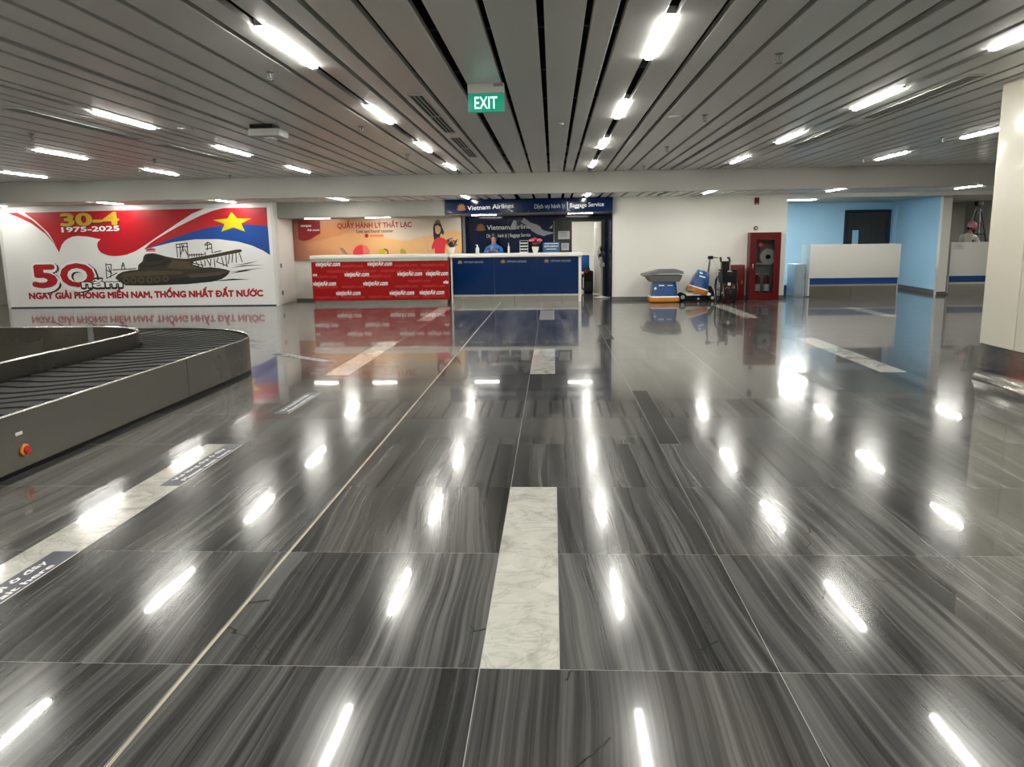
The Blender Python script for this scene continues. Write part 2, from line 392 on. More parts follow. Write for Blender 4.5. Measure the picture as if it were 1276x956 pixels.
def floor_text(s, org, ux, uy, length, cap, m_, parent, bold=0.0, t0=0.0):
    v, f = text_mesh(s, bold); hv, _ = text_mesh('H', bold); hc = max(p[1] for p in hv)
    mn = min(p[0] for p in v); mx = max(p[0] for p in v); sx = length / (mx - mn); sz = cap / hc
    b = flat(); o_ = Vector(org); ux = Vector(ux); uy = Vector(uy)
    b.add([(o_ + ux * ((p[0] - mn) * sx) + uy * (p[1] * sz) + Vector((0, 0, p[2])))[:] for p in v], f)
    return b.build('lettering', m_, parent)

# ================================================================== STRUCTURE
Y0, YB, YW = -7.0, 14.4, 16.55       # hall rear, bulkhead face, far wall face
XL, XR = -14.0, 12.6
ZC, ZL = 2.83, 2.41                  # slat undersides: hall, lower zone

# ---------------- floor
fl = MB().box(XL, XR, Y0, 22.2, -0.15, -0.0004).build('floor', GROUT)
struct(fl, 'polished floor of dark veined grey stone slabs', 'floor')
whites = {(0, j) for j in (0, 1, 6, 7, 12, 13)} | {(-3, j) for j in (0, 1, 2, 6, 7, 8, 12, 13, 14)} | {(3, j) for j in (6, 7, 8, 12, 13, 14)} | {(6, j) for j in (12, 13)}
whites |= {(-3, -3), (0, -3)}
darks = {(1, 3), (1, 4), (1, 9), (1, 10), (2, 5)}
fx, fy = 979.9, 979.9
def in_view(x, y):
    d = Vector((x, y, 0)) - Vector((0.2538, -2.4398, 1.4211)); z = d.dot(fwd)
    if z < 0.3: return False
    u = 638 + 979.9 * d.dot(right) / z; v = 478 + 979.9 * d.dot(down) / z
    return -70 < u < 1346 and 300 < v < 1080
G = 0.0014
tile_cache = {}
def tile(name, x0, x1, y0, y1, m_):
    key = (round(x1 - x0, 3), round(y1 - y0, 3), m_.name)
    if key not in tile_cache:
        w_, h_ = x1 - x0, y1 - y0
        mb = MB().box(G, w_ - G, G, h_ - G, -0.02, 0.0)
        me = bpy.data.meshes.new(name); me.from_pydata(mb.v, [], mb.f); me.materials.append(m_); me.update(); tile_cache[key] = me
    o = bpy.data.objects.new(name, tile_cache[key]); COL.objects.link(o); o.location = (x0, y0, 0); o.parent = fl
    return o
cells = [(i, j) for i in range(int(XL), 13) for j in range(int(Y0), 22)]
def cell_rects(i, j):
    x0, x1 = i, i + 1
    if (i, j) in whites:
        if i == -3: return [(x0, x1 - 0.27, 'g'), (x1 - 0.27, x1, 'w')]
        if i == 3: return [(x0, x1 - 0.27, 'g'), (x1 - 0.27, x1, 'w')]
        if i == 6: return [(x0, x0 + 0.2, 'g'), (x0 + 0.2, x0 + 0.47, 'w'), (x0 + 0.47, x1, 'g')]
        return [(x0, x0 + 0.27, 'w'), (x0 + 0.27, x1, 'g')]
    if (i, j) in darks:
        if i == 2: return [(x0, x1 - 0.15, 'g'), (x1 - 0.15, x1, 'd')]
        return [(x0, x0 + 0.145, 'd'), (x0 + 0.145, x1, 'g')]
    return [(x0, x1, 'g')]
vis = [(i, j) for (i, j) in cells if j < 17 and any(in_view(i + a, j + b) for a in (0, .5, 1) for b in (0, .5, 1)) and not (i < -4 and j < 7)]
vis.sort(key=lambda c: (c[0] + .5 - 0.25) ** 2 + (c[1] + .5 + 2.44) ** 2)
near = set(vis[:255])
rest = MB()
for (i, j) in cells:
    for (x0, x1, k) in cell_rects(i, j):
        nm, m_ = {'g': ('stone_tile', STONE), 'w': ('white_tile', MARBLE), 'd': ('black_tile', DSTONE)}[k]
        if (i, j) in near: tile(nm, x0, x1, j, j + 1, m_)
        elif k == 'g': rest.box(x0 + G, x1 - G, j + G, j + 1 - G, -0.02, 0.0)
        else: tile(nm, x0, x1, j, j + 1, m_)
ro = rest.build('stone_paving', STONE, fl); ro['kind'] = 'stuff'
st = MB().box(-0.995, -0.983, Y0, 16.2, -0.01, 0.0012).build('metal_strip', mat('brass_strip', (0.62, 0.56, 0.44), 0.28, metal=0.7), fl)

# ---------------- ceilings of long metal slats
ga = [-2.89, -2.571, -2.252, -1.882, -1.661, -1.415, -1.219, -0.903, -0.555, -0.177, 0.182, 0.490, 0.691, 1.014, 1.334, 1.537, 1.840, 2.194, 2.429, 2.672, 2.909, 3.221, 3.428, 3.645]
ga = [-4.57, -4.406, -4.061, -3.724, -3.497, -3.141] + ga
steps = [.246, .196, .315, .348, .378, .36, .308, .201, .323]
x = 3.645
while x < XR:
    for d in (.245, .32, .21, .30, .355, .235, .243, .237, .31, .2): x += d; ga.append(round(x, 3))
x = -4.57
while x > XL:
    for d in steps: x -= d; ga.append(round(x, 3))
ga = sorted(g for g in ga if XL < g < XR)
lamp_rows = [-12.6, -9.95, -7.245, -4.57, -1.661, 1.014, 3.645, 6.3, 8.955]
ga = [min(lamp_rows, key=lambda r: abs(r - g)) if min(abs(r - g) for r in lamp_rows) < 0.09 else g for g in ga]
wide = lambda g: 0.082 if min(abs(g - r) for r in lamp_rows + [-0.555, 2.672, -3.497]) < 0.01 else 0.047
ce = MB().box(XL, XR, Y0, 22.2, 3.35, 3.45).build('ceiling', BLACK)
struct(ce, 'hall ceiling of long grey metal slats with dark gaps', 'ceiling')
def slats(y0, y1, z, parent, wf=1.0):
    e = [XL] + ga + [XR]
    for a, b in zip(e[:-1], e[1:]):
        wa = wf * wide(a) / 2 if a != XL else 0; wb = wf * wide(b) / 2 if b != XR else 0
        x0, x1 = a + wa, b - wb
        if x1 - x0 < 0.03: continue
        mb = MB()
        t = 0.0018   # folded metal pan with turned-up sides
        mb.add([(x0, y0, z + .045), (x0, y0, z + .003), (x0 + .004, y0, z), (x1 - .004, y0, z), (x1, y0, z + .003), (x1, y0, z + .045),
                (x0, y1, z + .045), (x0, y1, z + .003), (x0 + .004, y1, z), (x1 - .004, y1, z), (x1, y1, z + .003), (x1, y1, z + .045)],
               [(k, k + 1, k + 7, k + 6) for k in range(5)] + [(0, 6, 11, 5), (0, 5, 4, 3, 2, 1), (6, 7, 8, 9, 10, 11)])
        mb.build('ceiling_slat', SLAT, parent)
slats(Y0, YB, ZC, ce)
for k in range(int((YB - Y0) / 1.4)):
    yy = Y0 + 0.6 + k * 1.4
    MB().box(XL, XR, yy, yy + 0.035, 2.895, 2.935).build('carrier_rail', RAILM, ce)
cl = MB().box(XL, XR, YB + .12, 17.2, 2.7, 2.8).build('ceiling_lower', BLACK)
struct(cl, 'lower slatted ceiling strip in front of the service counters', 'ceiling')
slats(YB + .1, YW, ZL, cl, 1.45)
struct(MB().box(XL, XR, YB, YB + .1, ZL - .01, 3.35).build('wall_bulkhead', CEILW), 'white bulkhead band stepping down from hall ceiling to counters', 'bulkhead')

# ---------------- walls
def wall(name, label, m_, *boxes):
    b = MB()
    for q in boxes: b.box(*q)
    return struct(b.build(name, m_), label, 'wall')
wall('wall_left', 'plain white left wall of the hall', WALL, (XL - .1, XL, Y0, 22.2, 0, 3.35))
wall('wall_right', 'plain white right wall of the hall', WALL, (XR, XR + .1, Y0, 22.2, 0, 3.35))
wall('wall_rear', 'plain white wall at the rear of the hall', WALL, (XL, XR, Y0 - .1, Y0, 0, 3.35))
wall('wall_far', 'far outer wall closing the building behind the counters', WALL, (XL, XR, 22.2, 22.3, 0, 3.35))
wp = wall('wall_poster', 'white wall block behind the red anniversary poster', WALL, (-12.95, -6.30, 16.16, 17.7, 0, 2.75))
wall('wall_far_left', 'dim wall at the far left edge beyond the poster', mat('far_beige', (0.5, 0.47, 0.40), 0.5), (XL, -12.95, 17.5, 17.6, 0, 2.75))
wv = wall('wall_counter_left', 'white wall behind the red airline counter', WALL, (-6.30, -2.0, 17.5, 17.6, 0, 2.75), (-2.06, -2.0, 17.5, 18.2, 0, 2.75))
wall('wall_counter_right', 'navy wall with a doorway behind the blue airline counter', NAVY, (-2.0, 0.28, 18.2, 18.3, 0, 2.75), (1.58, 1.66, 18.2, 18.3, 0, 2.75), (0.28, 1.58, 18.2, 18.3, 1.93, 2.75))
wall('wall_side', 'glossy navy side wall right of the blue airline counter', NAVY, (1.625, 1.66, YW - .02, 18.2, 0, 2.40))
wc = wall('wall_centre', 'blank white wall between blue counter and light blue room', WALL, (1.66, 5.70, YW, YW + .15, 0, 2.75))
# booth heads
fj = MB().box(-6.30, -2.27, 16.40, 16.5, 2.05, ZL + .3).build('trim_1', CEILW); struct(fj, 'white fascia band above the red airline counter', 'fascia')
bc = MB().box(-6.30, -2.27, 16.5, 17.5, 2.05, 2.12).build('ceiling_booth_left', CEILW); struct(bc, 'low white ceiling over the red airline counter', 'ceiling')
bc2 = MB().box(-2.27, 1.66, 16.42, 18.2, 2.075, 2.14).build('ceiling_booth_right', mat('grey_soffit', (0.30, 0.30, 0.29), 0.35, metal=0.3)); struct(bc2, 'grey low ceiling over the blue airline counter', 'ceiling')
struct(MB().box(5.70, XR, YW, YW + .12, 2.33, 2.75).build('trim_2', WALL), 'white lintel above the light blue room', 'lintel')
# back room behind the doorway
wall('wall_back_room', 'white walls of the small room behind the doorway', WALL, (-0.6, 3.2, 21.6, 21.7, 0, 2.75), (-0.7, -0.6, 18.3, 21.7, 0, 2.75), (3.1, 3.2, 18.3, 21.7, 0, 2.75), (-0.6, 3.2, 18.3, 21.7, 2.5, 2.6))
# blue room
wb = wall('wall_blue_room', 'light blue walls of the side room', BLUEW, (5.60, 9.97, 20.5, 20.6, 0, 2.75), (5.60, 5.70, YW + .15, 20.5, 0, 2.75), (9.86, 9.9, 20.3, 20.6, 0, 2.75))
wbs = MB().hexa([(9.60, 17.3, 0), (9.70, 17.3, 0), (9.96, 20.5, 0), (9.86, 20.5, 0)], [(9.60, 17.3, 2.75), (9.70, 17.3, 2.75), (9.96, 20.5, 2.75), (9.86, 20.5, 2.75)]).build('wall_blue_side', BLUEW); struct(wbs, 'light blue right hand wall of the side room', 'wall')
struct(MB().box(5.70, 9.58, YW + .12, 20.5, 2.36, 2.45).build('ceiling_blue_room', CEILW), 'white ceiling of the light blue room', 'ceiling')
struct(MB().box(9.51, 9.72, 17.16, 17.3, 0, 2.75).build('wall_post', WALL), 'white post at the right edge of the light blue room', 'post')
# dim right room
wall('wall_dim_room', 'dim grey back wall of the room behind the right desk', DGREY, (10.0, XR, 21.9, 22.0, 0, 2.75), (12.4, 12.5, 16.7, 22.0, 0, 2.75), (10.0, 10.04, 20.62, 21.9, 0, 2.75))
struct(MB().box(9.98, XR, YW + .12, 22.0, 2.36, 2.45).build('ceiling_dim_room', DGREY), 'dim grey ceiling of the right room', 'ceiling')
for nm, lab, bx in (('baseboard_centre', 'dark grey skirting along the blank white wall', (1.66, 5.70, YW - .015, YW, 0, .085)), 
                    ('baseboard_blue_back', 'dark skirting along the back wall of the blue room', (5.7, 9.85, 20.485, 20.5, 0, .11)), ('baseboard_post', 'grey skirting around the white post', (9.50, 9.73, 17.145, 17.16, 0, .085)), ('baseboard_counter', 'grey skirting behind the red airline counter', (-6.3, -2.1, 17.485, 17.5, 0, .06))):
    struct(MB().box(*bx).build(nm, BASEB), lab, 'skirting')

struct(MB().hexa([(9.585, 17.3, 0), (9.60, 17.3, 0), (9.86, 20.5, 0), (9.845, 20.5, 0)], [(9.585, 17.3, .11), (9.60, 17.3, .11), (9.86, 20.5, .11), (9.845, 20.5, .11)]).build('baseboard_blue_room', BASEB), 'dark skirting along the right wall of the blue room', 'skirting')
# ---------------- pillar, right foreground
pl = thing('pillar', 'cream panelled pillar with steel base at the right edge', 'pillar', (4.51, 5.60, 0)); pl['kind'] = 'structure'
def pillar_part(x0, x1, y0, y1, z0, z1, nm, m_, b=.012): return MB().bbox(x0, x1, y0, y1, z0, z1, b).build(nm, m_, pl, True)
MB().box(.02, 1.08, -1.18, -.02, 0, 2.86).build('core', BLK, pl)
for (a, b) in ((-.585, 0.0), (-1.2, -.60)):
    pillar_part(0, .03, a, b, .362, 2.86, 'cladding_panel', CREAM, .004)
    pillar_part(1.07, 1.10, a, b, .362, 2.86, 'cladding_panel', CREAM, .004)
for (a, b) in ((.033, .545), (.555, 1.067)):
    pillar_part(a, b, -1.2, -1.17, .362, 2.86, 'cladding_panel', CREAM, .004)
    pillar_part(a, b, -.03, 0.0, .362, 2.86, 'cladding_panel', CREAM, .004)
sk = MB(); n = 8   # flared stainless skirt
prof = [(0.0, .36), (-.004, .22), (-.012, .12), (-.03, .05), (-.05, .015), (-.052, 0.0)]
def ring_at(off, z):
    x0, x1, y0, y1, r = off, 1.10 - off, -1.2 + off, -off, .03 - off * .5; out = []
    for (cx_, cy_, a0) in ((x1 - r, y1 - r, 0), (x0 + r, y1 - r, PI / 2), (x0 + r, y0 + r, PI), (x1 - r, y0 + r, 3 * PI / 2)):
        out += [(cx_ + r * math.cos(a0 + PI / 2 * k / 4), cy_ + r * math.sin(a0 + PI / 2 * k / 4), z) for k in range(5)]
    return out
vs_ = []; L = 20
for (o_, z_) in prof: vs_ += ring_at(o_, z_)
sk.add(vs_, [(i * L + k, i * L + (k + 1) % L, (i + 1) * L + (k + 1) % L, (i + 1) * L + k) for i in range(len(prof) - 1) for k in range(L)])
sk.build('steel_skirt', STEEL_P, pl, True)

# ================================================================== CEILING FITTINGS
def strip_lamp(xc, yc, z, ln, label, group, along='y', wdt=.053, lm=None):
    t = thing('strip_lamp', label, 'lamp', (xc, yc, z), 0 if along == 'y' else PI / 2, group)
    MB().box(-wdt / 2 - .004, wdt / 2 + .004, -ln / 2 - .01, ln / 2 + .01, .002, .05).build('housing', LGREY, t)
    MB().bbox(-wdt / 2, wdt / 2, -ln / 2, ln / 2, -.012, .004, .004).build('diffuser', lm or LAMPM, t)
    return t
row_name = {-9.95: 'leftmost ceiling row', -7.245: 'second ceiling row from the left', -4.57: 'third ceiling row from the left', -1.661: 'ceiling row just left of the exit sign', 1.014: 'ceiling row just right of the exit sign', 3.645: 'second ceiling row right of the exit sign', 6.3: 'rightmost ceiling row by the pillar'}
order = {3.56: 'nearest', 6.62: 'second nearest', 9.68: 'third nearest', 12.80: 'farthest'}
seen = {-9.95: (12.80,), -7.245: (9.68, 12.80), -4.57: (6.62, 9.68, 12.80), -1.661: (3.56, 6.62, 9.68, 12.80), 1.014: (3.56, 6.62, 9.68, 12.80), 3.645: (3.56, 6.62, 9.68, 12.80), 6.3: (9.68, 12.80)}
for rx in lamp_rows:
    for yc in (-5.6, -2.55, 0.5, 3.56, 6.62, 9.68, 12.80):
        if yc in seen.get(rx, ()):
            dy = {3.645: -.25, 6.3: -.35}.get(rx, 0) if yc > 4 else 0
            vis_rows = seen[rx]; k = vis_rows.index(yc)
            od = 'only' if len(vis_rows) == 1 else ('farthest' if k == len(vis_rows) - 1 else ('nearest' if k == 0 else ('second nearest' if k == 1 else 'third nearest')))
            strip_lamp(rx, yc + dy, ZC, 1.22, 'white strip lamp, %s one of the %s' % (od, row_name[rx]), 'strip lamps in the hall ceiling')
        elif rx in (-9.95, -7.245, -4.57, -1.661, 1.014, 3.645, 6.3):
            strip_lamp(rx, yc, ZC, 1.22, 'white strip lamp in the part of the ceiling outside the picture', 'strip lamps outside the picture')
for xc, yc, lab in ((-12.6, 15.5, 'at the far left above the poster edge'), (-9.80, 15.55, 'above the gold date on the poster'), (-7.10, 15.5, 'above the yellow star of the poster'), (-4.46, 15.5, 'above the red airline counter'), (-1.661, 15.5, 'above the left half of the navy sign'), (1.014, 15.45, 'above the right half of the navy sign'),
                    (3.6, 15.2, 'above the blank white wall'), (6.25, 15.15, 'above the light blue room'), (8.9, 15.0, 'beside the pillar above the right desk')):
    strip_lamp(xc, yc - .12, ZL, 1.0, 'short white strip lamp of the lower ceiling ' + lab, 'strip lamps in the lower ceiling', lm=LAMPP if xc < -6 else LAMPL)
for xc, yc, z, lab in ((-5.50, 16.95, 2.05, 'tucked under the white fascia above the red badge'), (-4.0, 16.95, 2.05, 'tucked under the white fascia above the lost and found title'), (-1.42, 17.15, 2.075, 'under the navy sign on the left'), (0.92, 17.05, 2.075, 'under the navy sign on the right')):
    strip_lamp(xc, yc, z, .60, 'small strip lamp ' + lab, 'strip lamps under the booth ceilings', 'x', .10, LAMPS)
strip_lamp(6.55, 18.3, 2.36, .66, 'white strip lamp on the ceiling of the light blue room', 'room lamps', 'x', .12, mat('blue_room_diffuser', (0.9, 0.9, 0.88), 0.5, emit=LAMP_COL, estr=330.0))
strip_lamp(1.0, 19.6, 2.44, 1.2, 'strip lamp in the small room behind the doorway', 'room lamps', 'x', .14)  # unseen lamp, added to brighten the room beyond the doorway
strip_lamp(12.1, 18.9, 2.36, 1.2, 'strip lamp of the dim room hidden behind the pillar', 'room lamps', 'y', .07)  # added out of view to lift the dark right room

GRIL = mat('matte_grille', (0.55, 0.55, 0.52), 0.7, spec=0.15)
def grille(xc, y0, y1, label):
    t = thing('air_grille', label, 'air vent', (xc, (y0 + y1) / 2, ZC), 0, 'linear air grilles'); h = (y1 - y0) / 2
    MB().box(-.062, .062, -h, h, -.004, .003).build('backing', BLK, t)
    for xx in (-.066, -.022, .022, .066): MB().box(xx - .007, xx + .007, -h, h, -.012, -.003).build('bar', GRIL, t)
    for yy in (-h, 0, h): MB().box(-.07, .07, yy - .02, yy + .02, -.0125, -.003).build('end_bar', GRIL, t)
grille(-1.062, 5.45, 8.1, 'long slotted air grille left of the exit sign'); grille(-1.062, 8.6, 11.1, 'slotted air grille behind the one left of the exit sign')
grille(4.04, 5.15, 7.65, 'slotted air grille in the ceiling near the pillar'); grille(4.04, 8.2, 10.6, 'slotted air grille farther from the pillar on the right')
grille(-5.22, 5.6, 8.1, 'slotted air grille at the left ceiling edge'); grille(-5.17, 8.7, 11.1, 'slotted air grille beyond the left ceiling one')

def sprinkler(x_, y_, label):
    t = thing('sprinkler', label, 'sprinkler', (x_, y_, ZC), 0, 'ceiling sprinklers')
    MB().lathe([(.036, .0), (.036, -.004), (.02, -.012)], n=12).build('escutcheon', GREYP, t, True)
    MB().cyl((0, 0, -.01), (0, 0, -.05), .011, .008, 8).build('body', GREYP, t, True)
    MB().tube([(-.018, 0, -.02), (-.024, 0, -.05), (0, 0, -.068), (.024, 0, -.05), (.018, 0, -.02)], .0035, 6).build('yoke', GREYP, t, True)
    MB().lathe([(.026, -.070), (.026, -.074), (.006, -.078)], n=10).build('deflector', GREYP, t, True)
for x_, y_, lab in ((-2.065, 4.29, 'ceiling sprinkler beside the nearest lamp left of the exit sign'), (-2.07, 7.45, 'ceiling sprinkler second in the line left of the exit sign'), (-2.08, 10.6, 'ceiling sprinkler third in the line left of the exit sign'), (-6.24, 7.46, 'ceiling sprinkler nearest the left picture edge'), (-6.22, 10.5, 'ceiling sprinkler in front of the red poster'),
                    (2.015, 4.12, 'ceiling sprinkler nearest the top right of the picture'), (2.015, 7.14, 'ceiling sprinkler beside the round ceiling speaker on the right'), (2.02, 10.25, 'ceiling sprinkler third in the line right of the exit sign'), (2.03, 13.4, 'ceiling sprinkler close to the bulkhead above the white wall'), (5.93, 9.78, 'ceiling sprinkler near the pillar'), (5.96, 12.86, 'ceiling sprinkler close to the bulkhead near the pillar'), (-6.28, 13.7, 'ceiling sprinkler close to the bulkhead above the poster')):
    sprinkler(x_, y_, lab)
def disc(nm, x_, y_, label, cat, r):
    t = thing(nm, label, cat, (x_, y_, ZC)); 
    MB().lathe([(r, .0), (r, -.006), (r * .9, -.012)], n=20).build('rim', LGREY, t, True)
    MB().lathe([(r * .86, -.008), (r * .8, -.016), (r * .2, -.018)], n=20).build('cover', SLAT, t, True)
disc('ceiling_speaker', 1.69, 7.19, 'round flush speaker in the ceiling right of the exit sign', 'speaker', .095)
disc('ceiling_speaker', -4.20, 7.30, 'round flush speaker in the ceiling on the left', 'speaker', .095)
disc('smoke_detector', 0.35, 7.58, 'small smoke detector behind the exit sign', 'detector', .045)
t = thing('ceiling_unit', 'grey box unit hanging under the ceiling on the left', 'ceiling unit', (-3.17, 7.25, ZC))
MB().bbox(-.17, .20, -.18, .18, -.135, -.05, .012).build('casing', LGREY, t, True); MB().box(-.15, .12, -.17, .10, -.05, .001).build('mounting_plate', BLK, t)
MB().bbox(-.02, .09, -.10, .10, -.155, -.135, .008).build('lens', mat('clear_lens', (.7, .7, .68), .15), t, True)

t = thing('exit_sign', 'green illuminated sign hanging from the ceiling reading exit', 'exit sign', (-0.343, 4.99, 0))
MB().bbox(-.165, .165, 0, .07, 2.742, 2.831, .006).build('mounting_box', LGREY, t, True)
MB().box(.07, .155, -.003, 0.0, 2.80, 2.825).build('indicator_strip', GREYP, t)
MB().bbox(-.163, .163, .012, .045, 2.583, 2.742, .004).build('sign_panel', GREEN, t, True)
text('EXIT', -.105, .102, 2.612, .104, .0095, EXITW, t, bold=0.012)

# ================================================================== POSTER
po = thing('poster_board', 'large white wall poster with red banner, tank and slogan', 'poster', (-9.59, 16.05, 0))
PB = bpy.data.objects.new('tmp', None)
class Loc:                      # art is laid out in world metres, stored relative to its board
    def __init__(s, par): s.p = par; s.o = par.location.copy()
    def put(s, o): o.location = (-s.o.x, -s.o.y, -s.o.z); return o
LP = Loc(po)
Yp = 16.05
def art(pts, lay, nm, m_, par=po, base=Yp, loc=None): return (loc or LP).put(flat().poly(pts, base - .0015 * lay).build(nm, m_, par))
LP.put(MB().box(-12.90, -6.27, Yp, Yp + .10, .025, 2.355).build('panel', WHITEP, po))
fr = MB(); fr.box(-12.95, -12.88, Yp - .02, Yp + .1, 0, 2.37).box(-6.33, -6.26, Yp - .02, Yp + .1, 0, 2.37).box(-12.88, -6.33, Yp - .02, Yp + .1, 2.29, 2.37)
LP.put(fr.build('frame', mat('white_frame', (.66, .66, .64), .35), po)); LP.put(MB().box(-12.88, -6.33, Yp - .02, Yp + .1, 0, .022).build('bottom_rail', mat('dark_rail', (.02, .03, .06), .4), po))
art([(-12.708,2.262),(-12.473,2.173),(-12.128,2.007),(-11.825,1.764),(-11.631,1.522),(-11.538,1.320),(-11.452,1.493),(-11.381,1.575),(-11.283,1.638),(-11.171,1.685),(-11.025,1.701),(-10.778,1.679),(-10.480,1.613),(-10.555,1.554),(-10.574,1.507),(-10.583,1.451),(-10.562,1.375),(-10.514,1.308),(-10.434,1.266),(-10.316,1.226),(-10.189,1.215),(-10.041,1.221),(-9.881,1.245),(-9.657,1.325),(-9.429,1.450),(-9.076,1.664),(-8.555,1.974),(-8.210,2.174),(-7.902,2.285)], 1, 'red_banner', RED)
art([(-12.442,2.260),(-12.283,2.261),(-12.014,2.053),(-11.751,1.787),(-11.581,1.474),(-11.623,1.541),(-11.842,1.845),(-12.108,2.092)], 2, 'white_streak', WHITEP)
art([(-9.436,1.373),(-9.286,1.504),(-9.139,1.592),(-8.850,1.745),(-8.563,1.885),(-8.279,2.011),(-7.996,2.132),(-7.716,2.231),(-7.440,2.293),(-6.414,2.291),(-6.418,1.855),(-6.678,1.890),(-6.926,1.907),(-7.215,1.910),(-7.472,1.897),(-7.884,1.838),(-8.303,1.737),(-8.724,1.612),(-9.154,1.461),(-9.410,1.359)], 1, 'red_ribbon', RED)
art([(-9.410,1.359),(-9.154,1.461),(-8.724,1.612),(-8.303,1.737),(-7.884,1.838),(-7.472,1.897),(-7.215,1.910),(-6.926,1.907),(-6.678,1.890),(-6.418,1.855),(-6.409,1.188),(-6.567,1.295),(-6.828,1.418),(-7.149,1.512),(-7.633,1.578),(-8.179,1.580),(-8.733,1.521),(-9.267,1.403)], 2, 'blue_ribbon', BLUEP)
art([(-7.254,2.194),(-7.124,2.037),(-6.783,2.030),(-7.039,1.916),(-6.959,1.732),(-7.236,1.828),(-7.529,1.736),(-7.436,1.909),(-7.711,2.013),(-7.354,2.041)], 3, 'star_shadow', mat('star_shadow_ink', srgb(110, 90, 20), .5))
art([(-7.262,2.205),(-7.133,2.049),(-6.795,2.043),(-7.048,1.929),(-6.968,1.745),(-7.245,1.842),(-7.538,1.748),(-7.445,1.922),(-7.719,2.024),(-7.363,2.052)], 4, 'star', YEL)
# tank drawing
HULL = [(-10.226,0.697),(-10.146,0.782),(-10.036,0.838),(-9.841,0.874),(-9.648,0.886),(-9.623,1.000),(-9.512,1.084),(-9.474,1.195),(-9.429,1.247),(-9.349,1.265),(-9.231,1.272),(-9.116,1.246),(-8.918,1.187),(-8.690,1.143),(-8.429,1.128),(-7.851,1.214),(-7.226,1.326),(-7.105,1.332),(-7.077,1.302),(-7.100,1.268),(-7.700,1.160),(-8.260,1.062),(-8.299,0.996),(-8.040,0.916),(-7.876,0.925),(-7.663,0.900),(-7.529,0.875),(-7.396,0.832),(-7.443,0.761),(-7.524,0.694),(-7.626,0.638),(-7.865,0.580),(-8.457,0.530),(-9.333,0.509),(-9.980,0.517),(-10.107,0.591)]
art(HULL, 1, 'tank', OLIVE)
art([(-10.027,0.790),(-9.646,0.845),(-8.997,0.854),(-8.548,0.829),(-8.613,0.764),(-9.105,0.751),(-9.896,0.722),(-10.095,0.705)], 2, 'tank_shade', OLIVL)
art([(-9.596,0.956),(-9.283,0.943),(-8.964,0.995),(-8.799,1.078),(-8.874,1.117),(-9.078,1.025),(-9.357,0.981),(-9.552,1.003)], 2, 'tank_shade', INK)
art([(-9.412,1.218),(-9.253,1.241),(-8.986,1.177),(-8.912,1.127),(-9.112,1.082),(-9.427,1.077)], 2, 'tank_shade', INK)
art([(-8.777,1.106),(-8.371,1.063),(-8.339,0.978),(-8.074,0.880),(-8.601,0.896),(-8.932,0.919)], 2, 'tank_shade', OLIVL)
art([(-8.917,0.653),(-7.419,0.787),(-7.625,0.649),(-7.904,0.584),(-8.457,0.534),(-9.345,0.511),(-9.956,0.518),(-9.971,0.570),(-9.321,0.555)], 2, 'tank_shade', INK)
art([(-8.476,0.762),(-7.456,0.822),(-7.658,0.733),(-8.366,0.675)], 3, 'tank_shade', OLIVL)
wh = flat(); 
for (cx_, cy_) in [(-9.955,0.631),(-9.780,0.640),(-9.588,0.642),(-9.381,0.643),(-9.197,0.649),(-8.985,0.665)]:
    wh.poly([(cx_ + .082 * math.cos(a * PI / 6), cy_ + .082 * math.sin(a * PI / 6)) for a in range(12)], Yp - .0045)
LP.put(wh.build('tank_wheels', OLIVL, po))
wh = flat()
for (cx_, cy_) in [(-9.955,0.631),(-9.780,0.640),(-9.588,0.642),(-9.381,0.643),(-9.197,0.649),(-8.985,0.665)]:
    wh.poly([(cx_ + .035 * math.cos(a * PI / 4), cy_ + .035 * math.sin(a * PI / 4)) for a in range(8)], Yp - .006)
LP.put(wh.build('tank_wheel_hubs', INK, po))
def strokes(lines, wd, lay, nm):
    b = flat()
    for (a, c) in lines:
        a = Vector(a); c = Vector(c); d = (c - a).normalized(); nrm = Vector((-d.y, d.x)) * wd / 2
        b.poly([(a - nrm)[:], (c - nrm)[:], (c + nrm)[:], (a + nrm)[:]], Yp - .0015 * lay)
    return LP.put(b.build(nm, INK, po))
SK = [(-8.655,1.480),(-8.645,1.161),(-8.566,1.488),(-8.578,1.151),(-8.391,1.495),(-8.393,1.139),(-8.665,1.469),(-8.371,1.495),(-8.653,1.396),(-8.375,1.413),(-8.527,1.488),(-8.487,1.291),(-8.472,1.459),(-8.572,1.217),(-8.461,1.365),(-8.396,1.214),(-8.377,1.214),(-7.987,1.224),(-8.355,1.244),(-8.358,1.167),(-8.296,1.247),(-8.299,1.168),(-8.237,1.250),(-8.240,1.171),(-8.179,1.253),(-8.182,1.174),(-8.120,1.256),(-8.123,1.177),(-8.061,1.259),(-8.064,1.183),(-7.972,1.284),(-7.962,1.171),(-7.894,1.516),(-7.914,1.320),(-7.802,1.450),(-7.800,1.244),(-7.969,1.433),(-7.791,1.468),(-7.956,1.349),(-7.799,1.375),(-7.884,1.511),(-7.967,1.452),(-7.884,1.516),(-7.802,1.457),(-7.769,1.272),(-7.572,1.304),(-8.215,1.061),(-8.147,0.947),(-8.096,1.079),(-8.052,0.918),(-7.997,1.096),(-7.991,0.945),(-7.938,1.105),(-7.872,0.963),(-7.840,1.122),(-7.875,0.936),(-7.761,1.131),(-7.759,0.923),(-7.662,1.148),(-7.711,1.036),(-7.583,1.166),(-7.543,0.940),(-7.484,1.193),(-7.467,0.920),(-7.386,1.210),(-7.432,0.995),(-7.307,1.228),(-7.342,1.022),(-7.228,1.246),(-7.236,1.020),(-7.150,1.254),(-7.090,1.032),(-7.710,1.045),(-7.445,0.948),(-8.296,1.025),(-8.028,0.965)]
